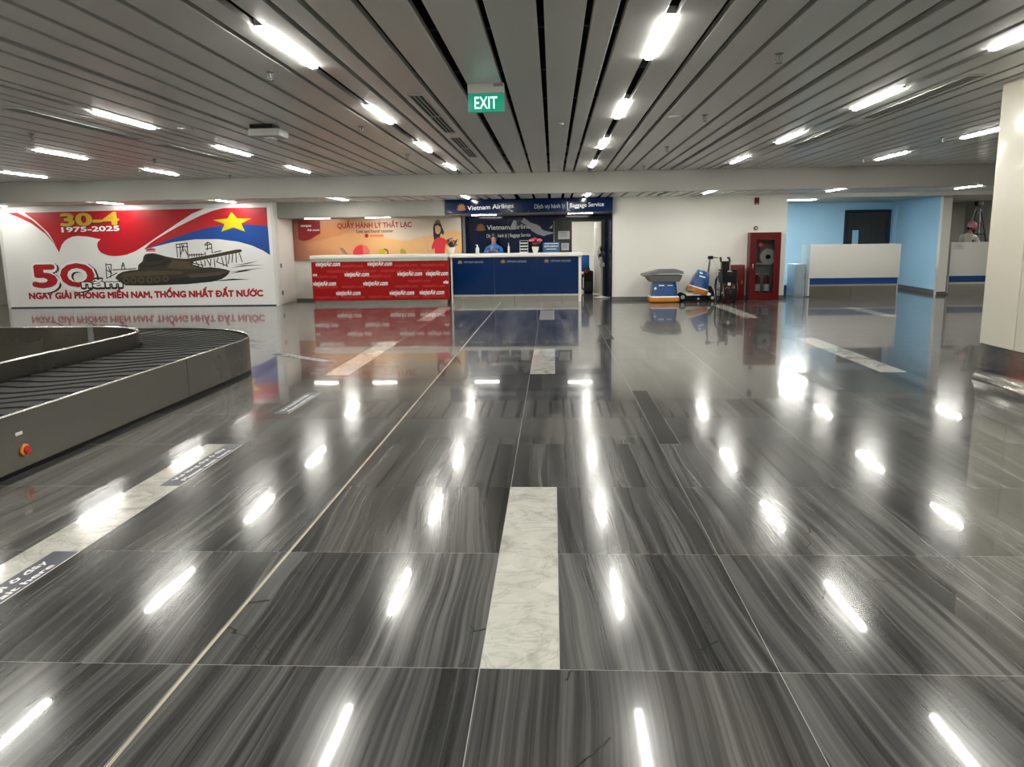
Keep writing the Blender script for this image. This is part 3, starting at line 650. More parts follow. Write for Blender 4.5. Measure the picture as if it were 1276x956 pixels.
strokes([(SK[i], SK[i + 1]) for i in range(0, len(SK) - 1, 2)], .022, 1, 'tower_sketch')
SK = [(-10.414,1.052),(-10.433,0.690),(-10.288,1.031),(-10.332,0.708),(-10.428,1.014),(-10.279,1.021),(-10.430,0.900),(-10.282,0.803),(-10.433,0.690),(-10.162,0.820),(-9.999,1.056),(-10.045,0.895),(-9.988,1.065),(-9.958,0.883),(-10.046,0.981),(-9.956,0.996),(-10.273,0.888),(-9.679,0.913),(-10.363,0.975),(-10.320,0.822)]
strokes([(SK[i], SK[i + 1]) for i in range(0, len(SK) - 1, 2)], .022, 1, 'house_sketch')
for pts in ([(-7.411,0.893),(-7.056,0.964),(-6.553,0.961),(-7.058,0.937)], [(-7.368,0.947),(-6.935,1.019),(-6.700,1.061),(-6.937,0.996)], [(-7.398,0.806),(-7.025,0.858),(-6.596,0.894),(-7.027,0.831)], [(-7.904,0.592),(-7.353,0.646),(-6.945,0.628),(-7.356,0.608)], [(-7.421,0.768),(-7.144,0.829),(-6.872,0.837),(-7.146,0.799)]):
    art(pts, 1, 'speed_line', INK)
art([(-9.397,1.378),(-9.257,1.404),(-9.162,1.375),(-9.169,1.300),(-9.404,1.303)], 3, 'small_flag', mat('flag_pale', srgb(190, 160, 170), .5))
art([(-9.388,1.367),(-9.279,1.384),(-9.183,1.366),(-9.185,1.338),(-9.391,1.333)], 4, 'small_flag_stripe', RED)
def ptext(s, xa, ya, xb, yb, cap, m_, lay, bold=0.0, sl=0.0): return LP.put(text(s, xa, xb, ya, cap, Yp - .0015 * lay, m_, po, bold, sl, drop=yb - ya))
a = (-11.420,1.940); b = (-9.973,1.955); d = .32
ptext('30-4', a[0] + .02, a[1] - .02, b[0] + .02, b[1] - .02, .29, mat('gold_shadow', srgb(96, 20, 20), .5), 3, .045)
ptext('30-4', a[0], a[1], b[0], b[1], .29, GOLD, 4, .04)
a = (-11.414,1.793); b = (-9.992,1.810)
ptext('1975-2025', a[0] + .012, a[1] - .012, b[0] + .012, b[1] - .012, .115, mat('gold_shadow', srgb(96, 20, 20), .5), 3, .03)
ptext('1975-2025', a[0], a[1], b[0], b[1], .115, WTXT, 4, .03)
def outlined(s, xa, za, xb, zb, cap, bold, m_, ol=.05, dx=.05, dz=-.02):
    w_ = xb - xa
    ptext(s, xa - ol + dx, za - ol + dz, xb + ol + dx, zb - ol + dz, cap + 2 * ol, INK, 2, bold + .075)
    ptext(s, xa - ol, za - ol, xb + ol, zb - ol, cap + 2 * ol, WTXT, 3, bold + .075)
    ptext(s, xa, za, xb, zb, cap, m_, 4, bold)
a = (-12.288,0.512); b = (-11.643,0.512); outlined('5', a[0], a[1], b[0], b[1], .53, .045, REDD)
a = (-11.577,0.516); b = (-10.720,0.517); outlined('O', a[0], a[1], b[0], b[1], .54, .035, REDD)
a = (-11.062,0.487); b = (-10.059,0.487)
ptext('năm', a[0] - .03, a[1] - .03, b[0] + .03, b[1] - .03, .235, INK, 5, .085); ptext('năm', a[0], a[1], b[0], b[1], .17, WTXT, 6, .03)
a = (-12.415,0.220); b = (-6.640,0.228)
ptext('NGÀY GIẢI PHÓNG MIỀN NAM, THỐNG NHẤT ĐẤT NƯỚC', a[0], a[1], b[0], b[1], .150, REDD, 1, .058)
# door in the side of the poster wall
dr = MB().box(-6.299, -6.285, 16.30, 17.38, .03, 2.03).build('door_1', WHITE); struct(dr, 'narrow white door in the side wall beside the poster', 'door')
for z_ in (.28, .93): MB().box(-6.286, -6.268, 16.34, 16.42, z_ - .05, z_ + .05).build('hinge', GREYP, dr)

# ================================================================== RED AIRLINE COUNTER + AD PANEL
def lotus(cx_, cz, w_, y, par, loc, m_=None, nm='lotus_emblem'):
    b = flat(); h = w_ * .62
    for k in range(-3, 4):
        a = math.radians(k * 27); tip = (cx_ + math.sin(a) * w_ * .50, cz + math.cos(a) * h * (.98 if abs(k) < 3 else .5)); wd = w_ * .105
        nx, nz = math.cos(a) * wd, -math.sin(a) * wd; md = (cx_ + (tip[0] - cx_) * .52, cz + (tip[1] - cz) * .52)
        b.poly([(cx_, cz), (md[0] + nx, md[1] + nz), tip, (md[0] - nx, md[1] - nz)], y - .0004 * (3 - abs(k)))
    b.poly([(cx_ - w_ * .42, cz), (cx_ + w_ * .42, cz), (cx_ + w_ * .25, cz - h * .16), (cx_ - w_ * .25, cz - h * .16)], y)
    return loc.put(b.build(nm, m_ or ORNG, par))

cj = thing('service_counter', 'red airline service counter with white worktop and repeated lettering', 'counter', (-3.82, 16.1, 0)); LJ = Loc(cj); Yj = 16.1
LJ.put(MB().box(-5.44, -2.20, Yj, Yj + .70, .10, 1.03).build('body', REDC, cj))
LJ.put(MB().box(-5.45, -2.19, Yj - .012, Yj, .095, 1.005).build('front_panel', REDC, cj))
LJ.put(MB().bbox(-5.47, -2.20, Yj - .05, Yj + .72, 1.085, 1.16, .008).build('worktop', WHITE, cj, True))
LJ.put(MB().box(-5.46, -2.21, Yj - .03, Yj + .70, 1.01, 1.085).build('steel_trim', STEEL_E, cj))
LJ.put(MB().box(-5.42, -2.24, Yj + .03, Yj + .68, 0, .10).build('plinth', STEEL_P, cj))
wlist = [(-5.065,0.952),(-3.828,0.948),(-4.387,0.705),(-3.124,0.707),(-2.449,0.706),(-5.188,0.496),(-3.950,0.489),(-4.611,0.267),(-3.329,0.261),(-2.615,0.263)]
for (cx_, cz) in wlist:
    LJ.put(text('vietjetAir.com', max(-5.44, cx_ - .29), min(-2.21, cx_ + .30), cz - .04, .11, Yj - .0145, WTXT, cj, .02, .16))
e_ = (-5.398,0.708); LJ.put(text('om', -5.435, -5.33, e_[1] - .025, .07, Yj - .0145, WTXT, cj, .03, .18))
e_ = (-2.256,0.498); LJ.put(text('vie', -2.33, -2.205, e_[1] - .025, .082, Yj - .0145, WTXT, cj, .03, .18))
fb = flat()
for r in range(7):
    for k in range(5):
        cx_ = -5.40 + k * .64 + (.3 if r % 2 else 0.0); cz = .15 + r * .122
        if any(abs(cx_ + .26 - wx) < .42 and abs(cz + .03 - wz) < .07 for (wx, wz) in wlist) or cx_ + .55 > -2.21: continue
        text('vietjetAir.com', cx_, cx_ + .55, cz, .07, Yj - .0135, REDF, cj, .02, .18, mb=fb)
fo = LJ.put(fb.build('faint_lettering', REDF, cj)); fo['kind'] = 'stuff'

ad = thing('ad_panel', 'orange lost and found advertising panel behind the red counter', 'advertisement', (-4.15, 17.5, 0)); LA = Loc(ad); Ya = 17.455
LA.put(MB().box(-6.295, -2.02, Ya, 17.478, 1.02, 2.04).build('panel', ADP, ad))
def aart(pts, lay, nm, m_): return LA.put(flat().poly(pts, Ya - .0015 * lay).build(nm, m_, ad))
aart([(-6.158,2.017),(-5.581,2.009),(-5.589,1.692),(-5.705,1.634),(-5.833,1.556),(-5.980,1.514),(-6.103,1.524),(-6.163,1.560)], 1, 'red_badge', mat('badge_red', srgb(128, 6, 16), .3))
a = (-6.092,1.862); LA.put(text('vietjet', a[0], a[0] + .28, a[1], .06, Ya - .003, WTXT, ad, .02, .15)); a = (-5.924,1.756); LA.put(text('Air.com', a[0], a[0] + .31, a[1], .055, Ya - .003, WTXT, ad, .02, .15))
a = (-5.152,1.812); b = (-3.269,1.817); LA.put(text('QUẦY HÀNH LÝ THẤT LẠC', a[0], b[0], a[1], .125, Ya - .003, REDD, ad, .03, 0, drop=b[1] - a[1]))
a = (-4.668,1.692); b = (-3.731,1.696); LA.put(text('Lost and found counter', a[0], b[0], a[1], .075, Ya - .003, INK, ad, .02, 0, drop=b[1] - a[1]))
cc = (-4.416,1.619); aart([(cc[0] + .05 * math.cos(k * PI / 6), cc[1] + .05 * math.sin(k * PI / 6)) for k in range(12)], 1, 'red_dot', REDD)
aart([(-4.333,1.643),(-3.987,1.644),(-3.989,1.589),(-4.336,1.588)], 1, 'orange_bar', mat('print_orange', srgb(224, 120, 60), .4))
# printed pictures: umbrella, toys, hat, woman in red
aart([(-4.784,1.222),(-4.716,1.341),(-4.611,1.395),(-4.529,1.398),(-4.520,1.148),(-4.777,1.152)], 1, 'umbrella_print', mat('print_red', srgb(232, 50, 62), .4))
aart([(-4.529,1.398),(-4.408,1.356),(-4.352,1.236),(-4.377,1.146),(-4.520,1.148)], 1, 'umbrella_print', mat('print_pink', srgb(226, 126, 92), .4))
aart([(-4.129,1.193),(-4.106,1.262),(-4.023,1.281),(-3.964,1.241),(-3.967,1.161),(-4.050,1.132),(-4.111,1.143)], 1, 'yellow_hat_print', YEL)
LA.put(flat().poly([(p[0], p[1]) for p in [(-4.023,1.281),(-3.941,1.294),(-3.882,1.249),(-3.875,1.170),(-3.907,1.140),(-3.913,1.230),(-3.963,1.260)]], Ya - .001).build('hat_shade_print', mat('print_brown', srgb(110, 72, 40), .5), ad))
aart([(-3.575,1.265),(-3.513,1.294),(-3.454,1.244),(-3.416,1.163),(-3.579,1.156)], 1, 'toy_print', mat('print_olive', srgb(170, 160, 50), .5))
aart([(-5.127,1.326),(-5.045,1.329),(-4.967,1.244),(-4.910,1.163),(-5.032,1.185)], 1, 'bag_print', mat('print_grey', srgb(150, 124, 110), .5))
skp = mat('print_skin', srgb(224, 176, 140), .5)
aart([(-3.024,1.603),(-2.974,1.582),(-2.915,1.534),(-2.878,1.415),(-2.863,1.255),(-2.781,1.274),(-2.773,1.215),(-2.836,1.166),(-2.896,1.196),(-2.911,1.355),(-2.937,1.485),(-2.995,1.555)], 1, 'arm_print', skp)
aart([(-2.728,1.807),(-2.701,1.895),(-2.619,1.943),(-2.539,1.903),(-2.502,1.804),(-2.455,1.685),(-2.478,1.607),(-2.537,1.657),(-2.570,1.549),(-2.714,1.491),(-2.729,1.630)], 1, 'hair_print', mat('print_black', (.02, .018, .016), .5))
aart([(-2.683,1.826),(-2.601,1.857),(-2.542,1.805),(-2.535,1.716),(-2.580,1.640),(-2.637,1.629),(-2.675,1.688)], 2, 'face_print', skp)
aart([(-2.714,1.484),(-2.631,1.550),(-2.550,1.556),(-2.470,1.527),(-2.410,1.487),(-2.328,1.535),(-2.309,1.486),(-2.383,1.388),(-2.423,1.388),(-2.461,1.131),(-2.699,1.134),(-2.704,1.293),(-2.772,1.244),(-2.780,1.334)], 2, 'dress_print', mat('print_red', srgb(232, 50, 62), .4))
aart([(-2.679,1.936),(-2.621,1.990),(-2.558,1.962),(-2.524,1.883),(-2.620,1.900),(-2.690,1.866)], 2, 'cap_print', mat('print_khaki', srgb(120, 108, 84), .5))

# ================================================================== NAVY SIGN, BLUE COUNTER
sg = thing('fascia_sign', 'long glossy navy sign with white airline lettering and gold lotus', 'sign', (-0.31, 16.40, 2.08)); LS = Loc(sg)
LS.put(MB().box(-2.265, -.318, 16.36, 16.42, 2.085, 2.405).build('sign_panel', NAVY, sg)); LS.put(MB().box(-.312, 1.65, 16.36, 16.42, 2.085, 2.405).build('sign_panel', NAVY, sg))
a = (-1.882,2.164); lotus(a[0], a[1] + .015, .25, 16.357, sg, LS)
a = (-1.740,2.158); b = (-0.656,2.201); LS.put(text('Vietnam Airlines', a[0], b[0], a[1], .10, 16.357, WTXT, sg, .012, drop=b[1] - a[1]))
a = (-0.168,2.173); b = (0.542,2.183); LS.put(text('Dịch vụ hành lý', a[0], b[0], a[1], .095, 16.357, GTXT, sg, .008, drop=b[1] - a[1]))
a = (0.602,2.133); LS.put(MB().box(a[0] - .006, a[0] + .006, 16.355, 16.36, a[1], a[1] + .18).build('divider', WTXT, sg))
a = (0.654,2.185); b = (1.445,2.205); LS.put(text('Baggage Service', a[0], b[0], a[1], .095, 16.357, WTXT, sg, .01, drop=b[1] - a[1]))

cn = thing('service_counter', 'navy blue airline service counter with white worktop and steel kick plate', 'counter', (-0.63, 16.35, 0)); LN = Loc(cn); Yn = 16.35
LN.put(MB().box(-2.15, .86, Yn + .02, Yn + .72, .17, 1.06).build('body', WHITE, cn))
for (p, q_) in ((-2.13, -1.13), (-1.126, -.126), (-.122, .858)): LN.put(MB().box(p, q_, Yn, Yn + .025, .185, 1.055).build('front_panel', NAVYB, cn))
LN.put(MB().bbox(-2.19, .94, Yn - .06, Yn + .76, 1.065, 1.15, .01).build('worktop', WHITE, cn, True))
LN.put(MB().box(-2.17, -2.132, Yn - .01, Yn + .74, 0, 1.065).build('side_panel', WHITE, cn)); LN.put(MB().box(.862, .925, Yn - .01, Yn + .74, 0, 1.065).build('side_panel', WHITE, cn))
for (p, q_) in ((-2.13, -1.93), (-1.922, -1.23), (-1.222, -.66), (-.652, .47), (.478, .858)): LN.put(MB().box(p, q_, Yn + .012, Yn + .03, 0.0, .145).build('kick_plate', STEEL_P, cn))
LN.put(MB().box(-2.13, .858, Yn - .012, Yn + .012, .145, .185).build('kick_trim', STEEL_E, cn))
for xa in (573, 626, 680):
    pass
for (a, b) in (((-1.947,0.935), (-1.387,0.936)), ((-0.924,0.937), (-0.369,0.942)), ((0.105,0.939), (0.672,0.943))):
    lotus(a[0], a[1], .13, Yn - .003, cn, LN, mat('dull_gold', srgb(150, 120, 70), .5)); LN.put(text('VIETNAM AIRLINES', a[0] + .09, b[0], a[1], .042, Yn - .003, GTXT, cn, .01))

bp_ = thing('wall_lettering', 'white airline name and gold lotus on the navy back wall', 'sign', (-1.0, 18.2, 1.5)); LB = Loc(bp_); Yb = 18.192
LB.put(MB().box(-1.86, .20, Yb, 18.2, 1.42, 1.96).build('backing_panel', NAVY, bp_))
a = (-1.603,1.713); lotus(a[0], a[1] + .02, .29, Yb - .003, bp_, LB)
a = (-1.441,1.727); b = (-0.255,1.750); LB.put(text('Vietnam Airlines', a[0], b[0], a[1], .115, Yb - .003, WTXT, bp_, .01, drop=b[1] - a[1]))
a = (-1.453,1.532); b = (-0.319,1.548); LB.put(text('Dịch vụ hành lý | Baggage Service', a[0], b[0], a[1], .085, Yb - .003, WTXT, bp_, .004, drop=b[1] - a[1]))
pm = mat('aircraft_print', srgb(176, 180, 188), .45, noise=.12, nscale=9)
for pts, nm in (([(-0.866,1.727),(-0.749,1.962),(-0.666,1.943),(-0.696,1.728)], 'tail_print'), ([(-0.571,1.921),(-0.479,2.025),(-0.434,1.984),(-0.316,1.897),(-0.172,1.850),(-0.069,1.800),(-0.014,1.710),(0.136,1.663),(0.264,1.641),(0.268,1.613),(0.136,1.586),(0.024,1.551),(-0.133,1.598),(-0.266,1.673),(-0.399,1.815)], 'fuselage_print'), ([(0.157,1.748),(0.257,1.832),(0.240,1.739)], 'wing_print')):
    LB.put(flat().poly(pts, Yb - .0045).build(nm, pm, bp_))

# dark door panel with notices, doorway frame, open leaf
d2 = MB().box(.29, .72, 18.14, 18.19, 0, 1.90).build('door_2', WOOD); struct(d2, 'dark brown fixed door panel with two notices', 'door')
fr = MB().box(.29, 1.57, 18.13, 18.2, 1.90, 1.95).box(1.50, 1.58, 18.13, 18.2, 0, 1.90).box(.71, .745, 18.13, 18.2, 0, 1.90).build('trim_3', WOOD); struct(fr, 'dark brown frame of the doorway behind the blue counter', 'door frame')
def sheet(pts, y, label, m_=PAPER, lines=5):
    (x0, z1), (x1, z0) = pts
    t = thing('notice', label, 'notice', ((x0 + x1) / 2, y, z0)); h = z1 - z0; wv_ = (x1 - x0) / 2
    MB().box(-wv_, wv_, -.006, 0, 0, h).build('paper', m_, t)
    b = MB()
    for k in range(lines):
        z_ = h * (.84 - k * .62 / lines); b.box(-wv_ * (.7 - .15 * (k % 2)), wv_ * (.72 - .12 * ((k + 1) % 3)), -.008, -.006, z_, z_ + h * .035)
    b.build('print', GREYP, t)
    return t
sheet(((0.394,1.671), (0.691,1.464)), 18.14, 'upper white notice on the dark door panel'); sheet(((0.475,1.366), (0.670,1.180)), 18.14, 'lower white notice on the dark door panel')
lf = thing('door_leaf', 'white door leaf standing open behind the blue counter', 'door', (1.485, 18.32, 0), math.radians(99))
MB().bbox(0, .78, -.04, 0, .02, 1.89, .005).build('panel', WHITE, lf, True); MB().box(.45, .66, 0, .004, 1.30, 1.75).build('posted_paper', PAPER, lf); MB().cyl((.72, 0, 1.0), (.72, .06, 1.0), .011).cyl((.72, .055, 1.0), (.61, .055, 1.0), .009).build('handle', CHROME, lf, True)

# things on the blue counter
ZT = 1.15
def bottle(x_, y_, label, h, r, m_, capm, z=ZT):
    t = thing('bottle', label, 'bottle', (x_, y_, z))
    MB().lathe([(r * .9, 0), (r, .01), (r, h * .6), (r * .75, h * .7), (r * .32, h * .78)], n=14).build('body', m_, t, True)
    MB().cyl((0, 0, h * .78), (0, 0, h * .93), r * .35).box(-r * .9, r * .3, -r * .22, r * .22, h * .93, h).build('pump', capm, t, True)
bottle((-1.549,1.152)[0], 16.6, 'clear sanitiser bottle left of the attendant on the blue counter', .21, .045, mat('pale_clear_plastic', (.55, .62, .68), .15), WHITE)
bottle((-0.797,1.142)[0], 16.6, 'slim white bottle right of the attendant on the blue counter', .24, .024, WHITE, mat('pale_clear_plastic', (.55, .62, .68), .15))
t = thing('paper_tray', 'white stack of paper trays beside the flower vase', 'tray', ((-0.407,1.172)[0] - .03, 16.75, ZT))
for k in range(4):
    MB().box(-.10, .10, -.13, .13, k * .072, k * .072 + .008).box(-.10, -.094, -.13, .13, k * .072, k * .072 + .06).box(.094, .10, -.13, .13, k * .072, k * .072 + .06).build('tray', WHITE, t)
    MB().box(-.09, .09, -.125, .12, k * .072 + .008, k * .072 + .03).build('paper', PAPER, t)
MB().box(-.10, .10, -.13, .13, .288, .296).build('lid', WHITE, t)
def vase(x_, y_, z_, label, s_, kind):
    t = thing('flower_vase', label, 'flowers', (x_, y_, z_)); rd = random.Random(len(label))
    MB().lathe([(.045 * s_, 0), (.06 * s_, .03 * s_), (.085 * s_, .13 * s_), (.088 * s_, .145 * s_), (.075 * s_, .145 * s_), (.06 * s_, .06 * s_)], n=18).build('vase', WHITE, t, True)
    for k in range(9):
        a = k * 2.4; r_ = .10 * s_ + .05 * s_ * (k % 3); h = .20 * s_ + .05 * s_ * ((k * 7) % 4)
        tip = Vector((r_ * math.cos(a), r_ * math.sin(a), h)); d = Vector((math.cos(a), math.sin(a), 0)); s2 = Vector((-d.y, d.x, 0)) * .05 * s_
        base = Vector((d.x * .04 * s_, d.y * .04 * s_, .13 * s_)); md = base.lerp(tip, .55) + Vector((0, 0, .03 * s_))
        b = MB(); b.keep = True; b.add([base, md + s2, tip, md - s2, md + Vector((0, 0, .012))], [(0, 1, 4), (1, 2, 4), (2, 3, 4), (3, 0, 4)]); b.build('leaf', LEAF, t, True)
    spots = [(-.09, -.03, .30), (.10, -.03, .30), (0, -.06, .235), (-.02, .06, .33), (.06, .05, .25)] if kind == 'rose' else [(-.05, -.02, .27), (.05, 0, .30), (0, .03, .36), (.03, -.05, .23), (-.06, .04, .34), (.09, -.03, .22)]
    for k, (a, b_, c_) in enumerate(spots):
        f = MB(); c = Vector((a * s_, b_ * s_, c_ * s_)); rr = (.062 if kind == 'rose' else .036) * s_
        f.ball(c, rr * .6, 10)
        for j in range(6):
            an = j * PI / 3; f.ball(c + Vector((math.cos(an) * rr * .5, math.sin(an) * rr * .5, -.1 * rr)), rr * .6, 8, (1, 1, .8))
        f.build('flower', (PINKD if k in (2, 3) else PINK) if kind == 'rose' else (PINKD if k % 2 else mat('grey_pink_flower', srgb(150, 110, 110), .6)), t, True)
        MB().tube([(0, 0, .1 * s_), (a * .5 * s_, b_ * .5 * s_, c_ * .7 * s_), (a * s_, b_ * s_, c_ * s_ - rr * .4)], .004, 6).build('stem', LEAF, t, True)
vase((-0.160,1.171)[0], 16.62, ZT, 'white vase of pink roses on the blue counter', 1.0, 'rose')
vase((-2.143,1.123)[0] - .02, 16.55, 1.16, 'white vase of small flowers on the end of the red counter', 1.0, 'spray')
t = thing('counter_sign', 'small blue sign board with white lettering on the counter', 'sign', ((0.219,1.165)[0], 16.7, ZT))
MB().box(-.20, .20, 0, .012, .005, .245).build('board', mat('sign_blue', srgb(40, 84, 122), .35), t); MB().box(-.16, .16, -.03, .06, 0, .008).build('foot', LGREY, t)
text('QUẦY HÀNH LÝ', -.17, .17, .13, .04, -.003, WTXT, t, .02); MB().box(-.12, .12, -.002, 0, .075, .09).box(-.17, .17, -.002, 0, .205, .22).build('white_bar', WTXT, t)

# standing fan
t = thing('standing_fan', 'grey standing fan in front of the open doorway', 'fan', (1.47, 17.35, 0))
MB().lathe([(.20, 0), (.20, .02), (.05, .045), (.022, .06)], n=20).build('base', LGREY, t, True); MB().cyl((0, 0, .05), (0, 0, 1.02), .016).build('pole', LGREY, t, True)
b = MB(); 
for r_, y_ in ((.20, -.02), (.15, -.055), (.10, -.065), (.20, .06)): b.tube([(r_ * math.cos(k * PI / 12) * .55, y_ + r_ * math.cos(k * PI / 12) * .8, 1.10 + r_ * math.sin(k * PI / 12)) for k in range(24)], .004, 5, True)
for k in range(16): b.tube([(0, -.07, 1.10), (.15 * math.cos(k * PI / 8) * .55, -.055 + .15 * math.cos(k * PI / 8) * .8, 1.10 + .15 * math.sin(k * PI / 8)), (.2 * math.cos(k * PI / 8) * .55, -.02 + .2 * math.cos(k * PI / 8) * .8, 1.10 + .2 * math.sin(k * PI / 8))], .0025, 4)
b.build('guard', BLK, t, True)
b = MB()
for k in range(4):
    a = k * PI / 2 + .3; u = Vector((math.cos(a) * .55, math.cos(a) * .8, math.sin(a))); v_ = Vector((-math.sin(a) * .55, -math.sin(a) * .8, math.cos(a)))
    c = Vector((0, 0, 1.10)); b.add([c + u * .03, c + u * .09 + v_ * .06, c + u * .17 + v_ * .05, c + u * .17 - v_ * .03, c + u * .06 - v_ * .03], [(0, 1, 2, 3, 4)])
b.build('blades', BLK, t); MB().ball((.02, .05, 1.10), .06, 12, (1, 1.3, 1)).build('motor', GREYP, t, True)
MB().bbox(-.06, .06, -.05, .05, .78, .88, .01).build('control_box', LGREY, t, True)

# things in the small back room
t = thing('office_chair', 'blue office chair seen through the doorway', 'chair', (1.06, 19.75, 0))
MB().bbox(-.24, .24, -.24, .24, .42, .50, .03).build('seat', BLK, t, True); MB().bbox(-.22, .22, .2, .27, .56, 1.02, .03).build('backrest', BLUEPL, t, True); MB().cyl((0, 0, .08), (0, 0, .42), .03).build('post', BLK, t, True)
for k in range(5): MB().tube([(0, 0, .1), (.27 * math.cos(k * 1.2566), .27 * math.sin(k * 1.2566), .06), (.28 * math.cos(k * 1.2566), .28 * math.sin(k * 1.2566), .0)], .018, 6).build('leg', BLK, t, True)
t = thing('backpack', 'black backpack with a red tag beside the blue chair', 'bag', (1.22, 19.22, 0))
MB().bbox(-.13, .13, -.10, .10, 0, .62, .05).build('body', BLK, t, True); MB().bbox(-.10, .10, -.15, -.09, .06, .32, .02).build('pocket', TROU, t, True); MB().box(-.10, -.04, -.115, -.10, .56, .64).build('red_tag', REDBTN, t); MB().tube([(-.04, 0, .6), (-.03, 0, .68), (.03, 0, .68), (.04, 0, .6)], .012, 6).build('handle', BLK, t, True)

# ================================================================== PEOPLE
def skin_body(name, J, E, parent, zones, loc=(0, 0, 0)):
    """continuous body: joints J {key:(pos, radius)}, edges E, grown with Skin + Subdivision, then coloured by zones"""
    keys = list(J); me = bpy.data.meshes.new(name); me.from_pydata([J[k][0] for k in keys], [(keys.index(a), keys.index(b)) for a, b in E], [])
    o = bpy.data.objects.new(name, me); COL.objects.link(o)
    o.modifiers.new('skin', 'SKIN'); sv = me.skin_vertices[0].data
    for i, k in enumerate(keys):
        r_ = J[k][1]; sv[i].radius = r_ if isinstance(r_, tuple) else (r_, r_)
        sv[i].use_root = (i == 0)
    s_ = o.modifiers.new('sub', 'SUBSURF'); s_.levels = 2; s_.render_levels = 2
    dg = bpy.context.evaluated_depsgraph_get(); dg.update()
    m2 = bpy.data.meshes.new_from_object(o.evaluated_get(dg)); bpy.data.objects.remove(o)
    m2.name = name; m2.materials.clear()
    for (mm, _) in zones: m2.materials.append(mm)
    for p in m2.polygons:
        p.use_smooth = True; c = p.center
        for i, (_, test) in enumerate(zones):
            if test(c): p.material_index = i; break
    b = bpy.data.objects.new(name, m2); COL.objects.link(b); b.parent = parent; b.location = loc
    return b
def fingers(J, E, wrist, palm_dir, side, tag_, s=1.0, curl=.6, down=Vector((0, 0, -1))):
    """palm plus five bent fingers rooted in it"""
    wv_ = Vector(wrist); d = Vector(palm_dir).normalized(); sd = Vector(side).normalized(); n_ = d.cross(sd); 
    if n_.z > 0: n_ = -n_
    pk = tag_ + 'palm'; J[pk] = ((wv_ + d * .055 * s)[:], (.030 * s, .017 * s)); E.append((tag_ + 'wrist', pk))
    for k, (off, ln) in enumerate(((-.027, .062), (-.009, .074), (.009, .078), (.027, .070))):
        a = wv_ + d * .085 * s + sd * off * s; J[tag_ + 'f%da' % k] = (a[:], .0095 * s); E.append((pk, tag_ + 'f%da' % k))
        b = a + (d * math.cos(curl * .5) + n_ * math.sin(curl * .5)) * ln * .5 * s; J[tag_ + 'f%db' % k] = (b[:], .0088 * s); E.append((tag_ + 'f%da' % k, tag_ + 'f%db' % k))
        c = b + (d * math.cos(curl * 1.5) + n_ * math.sin(curl * 1.5)) * ln * .5 * s; J[tag_ + 'f%dc' % k] = (c[:], .0075 * s); E.append((tag_ + 'f%db' % k, tag_ + 'f%dc' % k))
    a = wv_ + d * .035 * s - sd * .036 * s; J[tag_ + 't1'] = (a[:], .011 * s); E.append((pk, tag_ + 't1'))
    b = a + (d * .8 - sd * .45).normalized() * .045 * s; J[tag_ + 't2'] = (b[:], .0095 * s); E.append((tag_ + 't1', tag_ + 't2'))
def head_parts(t, hc, yaw, tiltx, mask=None, cap=None):
    """hair, eyes, nose and mouth around a head centre; the face looks to -Y before turning"""
    Rm = Matrix.Rotation(yaw, 3, 'Z') @ Matrix.Rotation(tiltx, 3, 'X'); hc = Vector(hc)
    P = lambda x_, y_, z_: hc + Rm @ Vector((x_, y_, z_))
    e = MB()
    for sx in (-1, 1): e.ball(P(sx * .031, -.083, .004), .011, 8)
    e.build('eyes', HAIR, t, True)
    MB().ball(P(0, -.092, -.022), .015, 8, (.8, 1, 1.5)).build('nose', SKIN, t, True)
    e = MB()
    for sx in (-1, 1): e.ball(P(sx * .076, .0, -.008), .018, 8, (.5, 1, 1.6))
    e.build('ears', SKIN, t, True)
    if mask: MB().ball(P(0, -.06, -.055), .058, 12, (1, .75, .75)).build('face_mask', mask, t, True)
    else: MB().ball(P(0, -.083, -.056), .017, 8, (1.3, .5, .45)).build('mouth', mat('lips', srgb(150, 60, 60), .5), t, True)
    bm = bmesh.new(); bmesh.ops.create_uvsphere(bm, u_segments=18, v_segments=12, radius=1.0)
    for v in bm.verts:
        c = v.co; c.x *= .088; c.y = c.y * .105 + .012; c.z = c.z * .118 + .022
        if c.y < -.045 and c.z < .062: c.y = -.045 + (c.y + .045) * .1
        if c.z < -.06: c.z = -.06 + (c.z + .06) * .4
    e = MB().bm(bm); e.v = [P(*v)[:] for v in e.v]; e.build('hair', HAIR, t, True)
    if cap:
        bm = bmesh.new(); bmesh.ops.create_uvsphere(bm, u_segments=18, v_segments=12, radius=1.0)
        for v in bm.verts: c = v.co; c.x *= .10; c.y = c.y * .118 + .008; c.z = max(c.z, -.25) * .125 + .045
        e = MB().bm(bm); e.v = [P(*v)[:] for v in e.v]; e.build('cap', cap, t, True)

